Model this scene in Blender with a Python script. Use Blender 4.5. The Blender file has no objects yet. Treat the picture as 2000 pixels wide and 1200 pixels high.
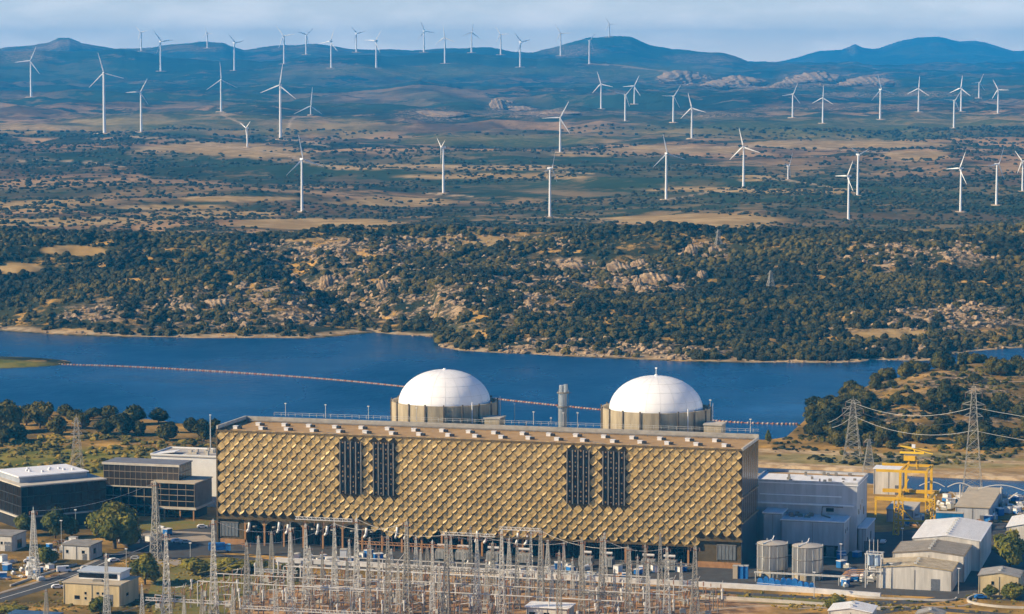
import bpy, math, random
import numpy as np
from mathutils import Vector, Matrix
random.seed(7); rng = np.random.default_rng(11)
scn = bpy.context.scene
COL = scn.collection
R = math.radians

# ------------------------------------------------------------------ camera, sky, sun, exposure
F = 5400.0; HC = 187.0; YH = 130.0          # focal length in photo pixels, camera height, horizon row
PT = math.atan((600 - YH) / F)
cam = bpy.data.cameras.new('camera'); cam.sensor_width = 36; cam.lens = F / 2000 * 36
cam.clip_start = 1; cam.clip_end = 60000
co = bpy.data.objects.new('camera', cam); COL.objects.link(co)
co.location = (0, 0, HC); co.rotation_euler = (math.pi / 2 - PT, 0, 0); scn.camera = co

SUN_EL, SUN_AZ = R(29), R(256)              # azimuth clockwise from +Y: low sun at the left
sd = Vector((math.sin(SUN_AZ) * math.cos(SUN_EL), math.cos(SUN_AZ) * math.cos(SUN_EL), math.sin(SUN_EL)))
sun = bpy.data.lights.new('sun', 'SUN'); sun.energy = 5.0; sun.angle = R(0.5); sun.color = (1.0, 0.80, 0.51)
so = bpy.data.objects.new('sun', sun); COL.objects.link(so)
so.rotation_euler = sd.to_track_quat('Z', 'Y').to_euler()
w = bpy.data.worlds.new('World'); scn.world = w; w.use_nodes = True
nt = w.node_tree; nt.nodes.clear()
def wn(t, **k):
    n = nt.nodes.new(t)
    for a, b in k.items(): setattr(n, a, b)
    return n
sky = wn('ShaderNodeTexSky', sky_type='NISHITA', sun_disc=False, sun_elevation=SUN_EL, sun_rotation=SUN_AZ,
         altitude=300, air_density=1.0, dust_density=0.6, ozone_density=1.0)
bg = wn('ShaderNodeBackground'); bg.inputs[1].default_value = 0.05
out = wn('ShaderNodeOutputWorld')
tc = wn('ShaderNodeTexCoord'); mp = wn('ShaderNodeMapping'); mp.inputs['Scale'].default_value = (26, 26, 95)
no = wn('ShaderNodeTexNoise'); no.inputs['Scale'].default_value = 1.0; no.inputs['Detail'].default_value = 7; no.inputs['Roughness'].default_value = .55
rp = wn('ShaderNodeMapRange'); rp.inputs['From Min'].default_value = .44; rp.inputs['From Max'].default_value = .68; rp.inputs['To Max'].default_value = .6
hs = wn('ShaderNodeMix', data_type='RGBA', blend_type='MULTIPLY'); hs.inputs[0].default_value = 1.0; hs.inputs[7].default_value = (0.48, .82, 1.45, 1)
mx = wn('ShaderNodeMix', data_type='RGBA'); mx.inputs[7].default_value = (30, 26, 24, 1)
L = nt.links.new
L(tc.outputs['Generated'], mp.inputs[0]); L(mp.outputs[0], no.inputs['Vector']); L(no.outputs[0], rp.inputs[0])
L(sky.outputs[0], hs.inputs[6]); L(hs.outputs[2], mx.inputs[6]); L(rp.outputs[0], mx.inputs[0]); 
sx = wn('ShaderNodeSeparateXYZ'); L(tc.outputs['Generated'], sx.inputs[0])
hr = wn('ShaderNodeMapRange', interpolation_type='SMOOTHSTEP'); hr.inputs[1].default_value = -.02; hr.inputs[2].default_value = .045; hr.inputs[3].default_value = 1; hr.inputs[4].default_value = 0; L(sx.outputs[2], hr.inputs[0])
cf_ = wn('ShaderNodeMath', operation='MULTIPLY'); L(hr.outputs[0], cf_.inputs[0]); L(rp.outputs[0], cf_.inputs[1]); L(cf_.outputs[0], mx.inputs[0])
hb_ = wn('ShaderNodeMix', data_type='RGBA', blend_type='ADD'); hb_.inputs[7].default_value = (58, 45, 30, 1); L(hr.outputs[0], hb_.inputs[0]); L(mx.outputs[2], hb_.inputs[6])
L(hb_.outputs[2], bg.inputs[0]); L(bg.outputs[0], out.inputs[0])
vs = scn.view_settings; vs.view_transform = 'Standard'; vs.look = 'None'; vs.gamma = 1; vs.exposure = 0.6; vs.use_curve_mapping = False
cy = scn.cycles
cy.max_bounces = 5; cy.diffuse_bounces = 2; cy.glossy_bounces = 2; cy.transmission_bounces = 2; cy.volume_bounces = 0
cy.transparent_max_bounces = 4; cy.use_denoising = True; cy.use_adaptive_sampling = True; cy.adaptive_threshold = 0.02
cy.sample_clamp_indirect = 4

# ------------------------------------------------------------------ real positions from the survey of the photo
cP, sP = math.cos(PT), math.sin(PT)
def ray(px, py):
    a = (px - 1000) / F; b = -(py - 600) / F
    return np.array([a, cP + b * sP, -sP + b * cP])
def atz(px, py, z=0.0):
    d = ray(px, py); return np.array([0, 0, HC]) + d * ((z - HC) / d[2])
def proj(x, y, z):
    z = z - HC; f = y * cP - z * sP; u = y * sP + z * cP
    return 1000 + F * x / f, 600 - F * u / f
def zat(p, row):
    lo, hi = -20., 500.
    for _ in range(40):
        m = (lo + hi) / 2
        if proj(p[0], p[1], m)[1] > row: lo = m
        else: hi = m
    return lo
O2 = np.array([-116.0, 1074.5]); YAW = R(-15.35)
U = np.array([math.cos(YAW), math.sin(YAW)]); V = np.array([-U[1], U[0]])
def loc(p): d = np.array(p[:2]) - O2; return float(d @ U), float(d @ V)
def wld(s, t, z=0.0): q = O2 + U * s + V * t; return np.array([q[0], q[1], z])

# ------------------------------------------------------------------ noise
def _h(ix, iy, s):
    n = (ix.astype(np.int64) * 374761393 + iy.astype(np.int64) * 668265263 + s * 1442695041) & 0xffffffff
    n = ((n ^ (n >> 13)) * 1274126177) & 0xffffffff
    n = n ^ (n >> 16)
    return (n & 0xffffff) / float(0xffffff)
def vnoise(x, y, s=0):
    ix = np.floor(x); iy = np.floor(y); fx = x - ix; fy = y - iy
    fx = fx * fx * fx * (fx * (fx * 6 - 15) + 10); fy = fy * fy * fy * (fy * (fy * 6 - 15) + 10)
    a = _h(ix, iy, s); b = _h(ix + 1, iy, s); c = _h(ix, iy + 1, s); d = _h(ix + 1, iy + 1, s)
    return (a * (1 - fx) + b * fx) * (1 - fy) + (c * (1 - fx) + d * fx) * fy
def fbm(x, y, size, octv=4, s=0, gain=.5):
    v = 0; amp = 1; tot = 0; f = 1.0 / size
    for o in range(octv):
        v = v + amp * (vnoise(x * f + 17.3 * o, y * f - 9.1 * o, s + o) * 2 - 1); tot += amp; amp *= gain; f *= 2.03
    return v / tot
def ss(x, a, b):
    t = np.clip((x - a) / (b - a), 0, 1); return t * t * (3 - 2 * t)

# ------------------------------------------------------------------ terrain height
def shoreY(pts, z=-3.0):
    P = [atz(px, py, z) for px, py in pts]
    return np.array([p[0] / p[1] for p in P]), np.array([p[1] for p in P])
FAR_A, FAR_Y = shoreY([(-800, 640), (0, 646), (60, 650), (120, 654), (250, 658), (400, 661), (600, 661), (655, 656), (730, 649), (780, 655), (846, 659), (858, 679), (900, 686),
    (1000, 691), (1100, 696), (1200, 700), (1300, 704), (1430, 708), (1560, 709), (1680, 709), (1700, 704), (1800, 706), (1845, 703), (1860, 695), (1900, 687), (2000, 679), (2300, 668), (2900, 650)])
NEAR_A, NEAR_Y = shoreY([(-900, 780), (0, 806), (150, 812), (300, 826), (420, 842), (700, 850), (1000, 853), (1400, 858), (1500, 861), (1535, 856), (1600, 800), (1700, 765), (1850, 738), (2000, 722), (2600, 700)])
CF_A, CF_Y = shoreY([(1380, 900), (1450, 906), (1700, 918), (1805, 926), (2000, 934), (2600, 958)], 0)
CN_A, CN_Y = shoreY([(1380, 916), (1450, 921), (1700, 944), (1810, 958), (2000, 968), (2600, 1000)], 0)
def rowz(row, y): return HC - (row - YH) / F * y      # height whose line of sight from the hill is at a given slope
CRA = np.array([(p - 1000) / F for p in (1530, 1560, 1600, 1650, 1700, 1750, 1800, 1850, 1900, 2000, 2200, 2800)])
CRY = np.array([1415, 1425, 1440, 1460, 1480, 1495, 1510, 1525, 1540, 1560, 1600, 1700.])
CRZ = np.array([rowz(r, y) for r, y in zip((859, 846, 822, 797, 775, 756, 739, 727, 722, 717, 708, 696), CRY)])
TABY = np.array([2480, 2750, 3300, 5000, 7000, 9000, 12000, 15000, 19000, 24000, 30000, 50000.])
TABZ = np.array([37, 18, 11, 12, 17, 24, 42, 66, 104, 140, 160, 150.])
def ridge(x, y, a, Yc, wid, rows, seed, jit):
    A = np.array([(p - 1000) / F for p, _ in rows]); Rr = np.array([r for _, r in rows], float)
    row = np.interp(a, A, Rr) + jit * fbm(a * F, a * 0, 60, 4, seed)
    zc = rowz(row, Yc)
    yo = Yc + wid * .35 * fbm(x, y * 0, 900, 3, seed + 5)
    k = np.where(y < yo, np.exp(-((y - yo) / wid) ** 2), np.exp(-((y - yo) / (wid * 1.3)) ** 2))
    return zc, k
SKY_A = [(-900, 110), (0, 98), (60, 93), (100, 85), (118, 76), (140, 76), (165, 87), (230, 98), (300, 93), (335, 88), (390, 84), (440, 84), (480, 97), (540, 91), (620, 88), (680, 96),
    (740, 99), (830, 98), (960, 94), (1000, 101), (1040, 103), (1080, 91), (1130, 79), (1150, 74), (1190, 73), (1230, 76), (1270, 91), (1310, 96), (1360, 101), (1410, 104), (1450, 116), (1490, 128), (1600, 150), (2900, 175)]
SKY_B = [(-900, 150), (1300, 140), (1485, 125), (1530, 119), (1570, 109), (1600, 100), (1640, 99), (1655, 93), (1668, 88), (1680, 94), (1700, 98), (1715, 97), (1750, 84), (1790, 76), (1830, 74), (1870, 82),
    (1900, 80), (1920, 83), (1950, 94), (1975, 101), (2000, 98), (2900, 105)]
RID_C = [(-900, 200), (1180, 190), (1250, 166), (1290, 152), (1340, 142), (1380, 152), (1410, 164), (1455, 148), (1480, 158), (1500, 166), (1540, 152), (1600, 141), (1645, 158), (1670, 164), (1700, 150), (1735, 162), (1800, 168), (1900, 174), (2900, 185)]
RID_D = [(-900, 260), (700, 245), (760, 236), (800, 222), (840, 216), (885, 230), (930, 226), (960, 204), (978, 194), (1005, 200), (1040, 212), (1100, 219), (1200, 226), (1280, 222), (1360, 228), (1500, 236), (2900, 260)]
RID_E = [(-900, 105), (0, 99), (150, 101), (240, 98), (330, 112), (420, 119), (520, 119), (640, 111), (760, 109), (840, 104), (930, 106), (1050, 116), (1130, 113), (1200, 122), (1300, 135), (1500, 160), (2900, 175)]
RID_F = [(-900, 190), (0, 183), (100, 192), (200, 205), (330, 190), (450, 178), (560, 190), (700, 170), (820, 158), (900, 172), (1010, 185), (1150, 180), (1280, 195), (1500, 215), (2900, 220)]
def height(x, y):
    x = np.asarray(x, float); y = np.asarray(y, float); a = x / np.maximum(y, 1)
    # far land
    ys = np.interp(a, FAR_A, FAR_Y) + 9 * fbm(x, y * 0, 60, 3, 3)
    d = y - ys
    q = np.clip(d / np.maximum(2480 - ys, 50), 0, 1)
    z1 = -3 + 40 * q ** .9
    amp = ss(d, 0, 160)
    z1 = z1 + amp * (15.0 * (1 - 2 * np.abs(fbm(x, y, 300, 4, 21))) - 5 + 5.0 * (1 - 2 * np.abs(fbm(x, y, 95, 4, 33)))) * (1 - ss(y, 2450, 2800) * .4)
    # ravine opening on the water, in the middle
    rx = -96 - (y - 1960) * .28
    z1 = z1 - 20 * np.exp(-((x - rx) / 32) ** 2) * ss(d, -5, 60) * (1 - ss(y, 2250, 2420))
    for cx_, cy0, sx_, sy_, am_ in ((-219, 2130, 150, 110, 15), (119, 1945, 150, 70, 13), (92, 2290, 75, 60, 14), (-370, 2320, 120, 80, 9), (330, 2250, 110, 90, 10), (-60, 2330, 90, 70, 9)):
        z1 = z1 + am_ * np.exp(-((x - cx_) / sx_) ** 2 - ((y - cy0) / sy_) ** 2) * ss(d, 0, 90)
    z1 = np.where(d < 60, np.maximum(z1, -3 + .09 * d), z1)
    z2 = np.interp(y, TABY, TABZ)
    an = ss(y, 2500, 9000)
    ri = lambda s_, q, o_: 1 - 2 * np.abs(fbm(x, y, s_, o_, q))
    z2 = z2 + (13 + 12 * an) * ri(620, 41, 5) * ss(y, 2500, 3300) + (3 + 12 * an) * fbm(x, y, 260, 4, 51) + 62 * ss(y, 6500, 12000) * ri(1700, 46, 6) + 50 * ss(y, 12000, 20000) * ri(3400, 56, 5) - 6 - 12 * an - 20 * ss(y, 7500, 16000)
    for Yc, wid, rows, sdd, jit in ((12500, 1000, RID_F, 61, 9), (10500, 550, RID_D, 66, 6), (15000, 900, RID_C, 71, 6), (16500, 1200, RID_E, 76, 5), (21500, 1700, SKY_A, 81, 3), (36000, 3200, SKY_B, 86, 2.5)):
        zc, k = ridge(x, y, a, Yc, wid, rows, sdd, jit)
        bump = 1 + .05 * fbm(x, y, 300, 4, sdd + 9)
        z2 = np.maximum(z2, z2 + (zc - z2) * k * bump)
    zl = np.where(y < 2480, z1, z2 + (37 + 8.0 * 0 - 37)) if False else z1 * (1 - ss(y, 2380, 2620)) + z2 * ss(y, 2380, 2620)
    zfar = np.where(d > 0, np.maximum(zl, -2.7), np.maximum(-3 + .12 * d, -11))
    # near land
    yn = np.interp(a, NEAR_A, NEAR_Y); dn = yn - y
    zn = 5.5 * ss(y, 1190, 1330) * ss(-a, .098, .118) + .9 * ss(y, 1180, 1250) * fbm(x, y, 60, 3, 90) * ss(-a, .09, .11)
    cy_ = np.interp(a, CRA, CRY); cz = np.interp(a, CRA, CRZ)
    hill = np.maximum(cz, 0) * np.where(y < cy_, ss(y, 1318, cy_ + 1) ** .8, 1) * ss(a, .094, .104)
    zn = zn + hill * (1 + .10 * fbm(x, y, 55, 4, 95)) + ss(hill, 1, 6) * 1.3 * fbm(x, y, 22, 3, 97)
    zn = np.minimum(zn, -3 + .16 * dn) if True else zn
    zn = np.where(dn > 0, zn, np.maximum(-3 + .12 * dn, -11))
    # canal
    cf = np.interp(a, CF_A, CF_Y); cn = np.interp(a, CN_A, CN_Y)
    inside = np.minimum(cf - y, y - cn)
    can = np.where(a > (1440 - 1000) / F, np.clip(inside / 5.0, 0, 1), 0) * ss(a, .085, .088)
    zn = zn - 4.0 * can
    z = np.where(y < 1700, np.where(dn > -60, np.maximum(zn, zfar), zfar), zfar)
    # grassy spit at the left
    e = ((x + 433) / 146) ** 2 + ((y - 1768) / (40 + 8 * fbm(x, y * 0, 60, 2, 4))) ** 2
    z = np.maximum(z, np.where(e < 1.3, -3.2 + 4.0 * (1 - e) ** .5 if False else -3.2 + 3.6 * np.clip(1.05 - e, 0, 1) ** .45, -11))
    z = np.where((y < 1180), np.where(np.abs(z) < .9, z * ss(y, 1100, 1180), z), z)
    return z
def gz(x, y): return float(height(np.array([x]), np.array([y]))[0])
_T = np.concatenate([np.arange(850, 2700, 3.0), np.geomspace(2700, 40000, 1200)])
def hit(px, py):
    d = ray(px, py); X = d[0] / d[1] * _T; Z = HC + d[2] / d[1] * _T
    g = height(X, _T); k = np.nonzero(g >= Z)[0]
    if len(k) == 0:
        k = [int(np.argmin(np.abs(_T - 21500)))]
    i = k[0]; return np.array([X[i], _T[i], g[i]])

# ------------------------------------------------------------------ materials
MATS = {}
def mat(name, c, rough=.8, metal=0, var=.0, size=3.0, c2=None, bump=0, spec=.3, streak=None, bsize=None):
    if name in MATS: return MATS[name]
    m = bpy.data.materials.new(name); m.use_nodes = True; t = m.node_tree; b = t.nodes['Principled BSDF']
    b.inputs['Roughness'].default_value = rough; b.inputs['Metallic'].default_value = metal
    b.inputs['Specular IOR Level'].default_value = spec
    if c2 is None: c2 = tuple(x * (1 - var) for x in c)
    tcn = t.nodes.new('ShaderNodeTexCoord'); n = t.nodes.new('ShaderNodeTexNoise'); n.inputs['Scale'].default_value = 1 / size; n.inputs['Detail'].default_value = 6; n.inputs['Roughness'].default_value = .65
    if streak:
        mpn = t.nodes.new('ShaderNodeMapping'); mpn.inputs['Scale'].default_value = streak
        t.links.new(tcn.outputs['Object'], mpn.inputs[0]); t.links.new(mpn.outputs[0], n.inputs['Vector'])
    else: t.links.new(tcn.outputs['Object'], n.inputs['Vector'])
    r = t.nodes.new('ShaderNodeValToRGB'); r.color_ramp.elements[0].position = .36; r.color_ramp.elements[1].position = .64
    r.color_ramp.elements[0].color = (*c2, 1); r.color_ramp.elements[1].color = (*c, 1)
    t.links.new(n.outputs[0], r.inputs[0]); t.links.new(r.outputs[0], b.inputs['Base Color'])
    if bump:
        n2 = t.nodes.new('ShaderNodeTexNoise'); n2.inputs['Scale'].default_value = 1 / (bsize or size); n2.inputs['Detail'].default_value = 4
        t.links.new(tcn.outputs['Object'], n2.inputs['Vector'])
        bp = t.nodes.new('ShaderNodeBump'); bp.inputs['Strength'].default_value = 1; bp.inputs['Distance'].default_value = bump
        t.links.new(n2.outputs[0], bp.inputs['Height']); t.links.new(bp.outputs[0], b.inputs['Normal'])
    MATS[name] = m; return m
WHITE = mat('white_paint', (.80, .79, .77), .45, 0, .12, 6)
TURB = mat('turbine_white', (.82, .82, .82), .4, 0, .03, 6)
DOMEW = mat('dome_white', (.84, .84, .84), .42, 0, .07, 3, streak=(1, 1, .16), spec=.4)
CONC = mat('concrete', (.47, .39, .26), .85, 0, .4, 2.5, streak=(1, 1, .13))
CONCL = mat('light_concrete', (.55, .50, .42), .85, 0, .25, 4)
BRONZE = mat('bronze_cladding', (.145, .094, .025), .55, .2, .55, 1.6, spec=.5)
BRONZED = mat('bronze_backing', (.10, .072, .03), .8, 0, .3, 2)
ROOFT = mat('tan_gravel_roof', (.44, .275, .115), .9, 0, .25, 5)
DARK = mat('dark_recess', (.025, .027, .032), .6, 0, .5, 2)
GLASSD = mat('dark_glass', (.008, .009, .012), .15, .0, .4, 6, spec=.35)
GLASSB = mat('bronze_glass', (.07, .055, .04), .22, .35, .4, 7, spec=.8)
GALV = mat('galvanised_steel', (.62, .61, .56), .45, .25, .3, 2)
GALVD = mat('weathered_steel', (.25, .23, .20), .6, .3, .3, 2)
INSUL = mat('brown_porcelain', (.30, .14, .07), .35, 0, .3, 1)
INSULW = mat('grey_porcelain', (.62, .60, .56), .35, 0, .2, 1)
COPPER = mat('orange_steel', (.42, .22, .09), .6, 0, .3, 2)
YEL = mat('yellow_paint', (.78, .46, .02), .5, 0, .18, 3)
BLUE = mat('blue_paint', (.02, .17, .50), .5, 0, .3, 2)
WROOF = mat('white_sheet_roof', (.84, .84, .84), .5, 0, .14, 4, streak=(1.5, .15, 1))
GROOF = mat('brown_stained_roof', (.25, .20, .13), .8, 0, .35, 3)
WALLW = mat('off_white_wall', (.66, .62, .55), .8, 0, .32, 2.5, streak=(1, 1, .12))
WALLY = mat('cream_wall', (.62, .49, .27), .85, 0, .28, 2.5, streak=(1, 1, .12))
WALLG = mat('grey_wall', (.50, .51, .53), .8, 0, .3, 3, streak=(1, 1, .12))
ASPH = mat('asphalt', (.075, .073, .072), .9, 0, .3, 5)
PAVE = mat('pavement', (.36, .30, .23), .9, 0, .25, 5)
SOIL = mat('orange_gravel', (.42, .25, .12), .95, 0, .4, 3.5)
SAND = mat('sandy_bank', (.52, .38, .24), .95, 0, .3, 6)
LAWN = mat('green_lawn', (.13, .14, .02), .95, 0, .5, 6, c2=(.20, .14, .03))
STEELT = mat('tank_steel', (.50, .50, .50), .30, .75, .35, 2.5, streak=(1, 1, .12))
BARK = mat('tree_bark', (.11, .08, .05), .9, 0, .3, 1)
RED = mat('red_float', (.50, .20, .10), .6, 0, .3, 2)
BLACKC = mat('dark_conductor', (.05, .05, .05), .6)
ALU = mat('aluminium_conductor', (.55, .53, .50), .5, .2)
MARK = mat('white_road_marking', (.75, .73, .68), .8)

def leafmat(name, c1, c2, c3):
    m = bpy.data.materials.new(name); m.use_nodes = True; t = m.node_tree; b = t.nodes['Principled BSDF']
    b.inputs['Roughness'].default_value = .75; b.inputs['Specular IOR Level'].default_value = .15
    g = t.nodes.new('ShaderNodeNewGeometry'); oi = t.nodes.new('ShaderNodeObjectInfo'); n = t.nodes.new('ShaderNodeTexNoise')
    n.inputs['Scale'].default_value = .22; n.inputs['Detail'].default_value = 5
    t.links.new(g.outputs['Position'], n.inputs['Vector'])
    nb = t.nodes.new('ShaderNodeTexNoise'); nb.inputs['Scale'].default_value = .012; nb.inputs['Detail'].default_value = 4; t.links.new(g.outputs['Position'], nb.inputs['Vector'])
    av = t.nodes.new('ShaderNodeMath'); av.operation = 'MULTIPLY_ADD'; av.inputs[1].default_value = 1.1; av.inputs[2].default_value = -.55; t.links.new(nb.outputs[0], av.inputs[0])
    ad = t.nodes.new('ShaderNodeMath'); ad.operation = 'ADD'; t.links.new(n.outputs[0], ad.inputs[0]); t.links.new(av.outputs[0], ad.inputs[1]); n = ad
    r = t.nodes.new('ShaderNodeValToRGB'); e = r.color_ramp.elements; e[0].position = .35; e[0].color = (*c1, 1); e[1].position = .68; e[1].color = (*c3, 1)
    k = e.new(.5); k.color = (*c2, 1)
    t.links.new(n.outputs[0], r.inputs[0]); t.links.new(r.outputs[0], b.inputs['Base Color']); MATS[name] = m; return m
OAK = leafmat('oak_leaves', (.014, .017, .003), (.050, .050, .006), (.150, .115, .014))
BRT = leafmat('bright_leaves', (.045, .055, .008), (.10, .105, .010), (.22, .18, .018))
WOOD = leafmat('woodland_leaves', (.012, .014, .004), (.038, .036, .007), (.115, .086, .016))
SCRUB = leafmat('scrub_leaves', (.018, .026, .012), (.032, .036, .014), (.066, .058, .022))
SHRUB = leafmat('shrub_leaves', (.05, .05, .008), (.13, .11, .014), (.30, .20, .03))

def terrain_mat():
    m = bpy.data.materials.new('terrain'); m.use_nodes = True; t = m.node_tree; b = t.nodes['Principled BSDF']
    b.inputs['Roughness'].default_value = .95; b.inputs['Specular IOR Level'].default_value = .05
    N = t.nodes.new; K = t.links.new
    g = N('ShaderNodeNewGeometry')
    def noise(size, det=6, rough=.6, sc=(1, 1, 1)):
        mp = N('ShaderNodeMapping'); mp.inputs['Scale'].default_value = tuple(q / size for q in sc); K(g.outputs['Position'], mp.inputs[0])
        n = N('ShaderNodeTexNoise'); n.inputs['Scale'].default_value = 1; n.inputs['Detail'].default_value = det; n.inputs['Roughness'].default_value = rough
        K(mp.outputs[0], n.inputs['Vector']); return n.outputs[0]
    def attr(nm): a = N('ShaderNodeAttribute'); a.attribute_name = nm; return a.outputs['Fac']
    def rng_(v, a, b_, lo=0, hi=1):
        r = N('ShaderNodeMapRange'); r.interpolation_type = 'SMOOTHSTEP'; K(v, r.inputs[0]) ; r.inputs[1].default_value = a; r.inputs[2].default_value = b_; r.inputs[3].default_value = lo; r.inputs[4].default_value = hi; return r.outputs[0]
    def mix(f, c1, c2):
        x = N('ShaderNodeMix'); x.data_type = 'RGBA'
        if isinstance(f, (int, float)): x.inputs[0].default_value = f
        else: K(f, x.inputs[0])
        for i, c in ((6, c1), (7, c2)):
            if isinstance(c, tuple): x.inputs[i].default_value = (*c, 1)
            else: K(c, x.inputs[i])
        return x.outputs[2]
    def mth(op, p, q):
        x = N('ShaderNodeMath'); x.operation = op.strip('_'); x.use_clamp = op in ('ADD', 'SUBTRACT')
        for i, c in ((0, p), (1, q)):
            if isinstance(c, (int, float)): x.inputs[i].default_value = c
            else: K(c, x.inputs[i])
        return x.outputs[0]
    far = attr('far'); field = attr('field'); rock = attr('rock'); green = attr('green'); soil = attr('soil'); sand = attr('sand')
    ground = mix(rng_(noise(35), .38, .62), (.20, .125, .03), (.56, .325, .085))
    groundf = mix(rng_(noise(420, 8, .7), .4, .6), (.12, .072, .032), (.44, .27, .125))
    base = mix(far, ground, groundf)
    scr = rng_(noise(26, 9, .72), .40, .50)
    scrf = rng_(mth('ADD', noise(150, 11, .72), mth('MULTIPLY', mth('SUBTRACT_', noise(1300, 5, .6), .5), .9)), .44, .55)  # broad dark scrub patches also paint in cloud shadows over the plain
    veg = mix(far, (1, 1, 1), (1, 1, 1))
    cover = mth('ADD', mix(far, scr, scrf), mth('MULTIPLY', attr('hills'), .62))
    cover = mth('MULTIPLY', cover, mth('SUBTRACT', 1.0, mth('MULTIPLY', field, .92)))
    cover = mth('MULTIPLY', cover, attr('veg'))
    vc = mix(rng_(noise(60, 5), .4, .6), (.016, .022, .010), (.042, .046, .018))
    vc = mix(attr('hills'), vc, mix(rng_(noise(500, 6), .4, .6), (.010, .030, .034), (.026, .052, .050)))  # cool blue-green woods; some of the blue haze is put into this colour
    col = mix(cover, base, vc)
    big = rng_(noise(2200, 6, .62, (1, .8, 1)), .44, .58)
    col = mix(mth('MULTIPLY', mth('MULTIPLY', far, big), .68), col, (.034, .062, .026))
    fcol = mix(rng_(noise(40, 5), .4, .62), (.32, .21, .075), (.46, .32, .14))
    col = mix(mth('MULTIPLY', field, rng_(noise(22, 6), .35, .5, .6, 1)), col, fcol)
    gcol = mix(rng_(noise(14, 6), .38, .6), (.10, .12, .02), (.22, .19, .03))
    col = mix(mth('MULTIPLY', green, .9), col, gcol)
    rcol = mix(rng_(noise(9, 8, .7), .44, .60), (.06, .05, .03), (.44, .31, .18))
    rm = mth('MULTIPLY', rock, rng_(noise(24, 8, .7), .45, .54))
    col = mix(rm, col, rcol)
    col = mix(soil, col, mix(rng_(noise(6, 6), .4, .6), (.24, .135, .06), (.46, .28, .14)))
    col = mix(sand, col, mix(rng_(noise(8, 6), .4, .6), (.34, .23, .12), (.56, .42, .25)))
    K(col, b.inputs['Base Color'])
    bp = N('ShaderNodeBump'); bp.inputs['Strength'].default_value = .8; bp.inputs['Distance'].default_value = 2.0
    hb = mth('ADD', mth('MULTIPLY', noise(14, 6), .6), mth('MULTIPLY', rock, mth('MULTIPLY', noise(9, 6, .75), 1.0)))
    K(hb, bp.inputs['Height']); K(bp.outputs[0], b.inputs['Normal'])
    return m

# ------------------------------------------------------------------ helpers to make objects
def np_mesh(name, verts, faces_flat, nper, smooth=False):
    me = bpy.data.meshes.new(name); nv = len(verts); nf = len(faces_flat) // nper
    me.vertices.add(nv); me.vertices.foreach_set('co', np.ascontiguousarray(verts, np.float32).ravel())
    me.loops.add(nf * nper); me.loops.foreach_set('vertex_index', np.ascontiguousarray(faces_flat, np.int32))
    me.polygons.add(nf); me.polygons.foreach_set('loop_start', np.arange(0, nf * nper, nper, dtype=np.int32))
    me.polygons.foreach_set('use_smooth', np.full(nf, smooth)); me.update(calc_edges=True); return me
def link(name, me, m=None, parent=None, label=None, cat=None, group=None, kind=None, loc_=None, rot=None):
    o = bpy.data.objects.new(name, me); COL.objects.link(o)
    if m is not None and me is not None: me.materials.append(m)
    if parent: o.parent = parent
    if label: o['label'] = label
    if cat: o['category'] = cat
    if group: o['group'] = group
    if kind: o['kind'] = kind
    if loc_ is not None: o.location = Vector([float(q) for q in loc_])
    if rot is not None: o.rotation_euler = rot
    return o
def thing(name, label, cat, loc_=(0, 0, 0), rz=0.0, group=None):
    return link(name, None, None, None, label, cat, group, None, loc_, (0, 0, rz))
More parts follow.
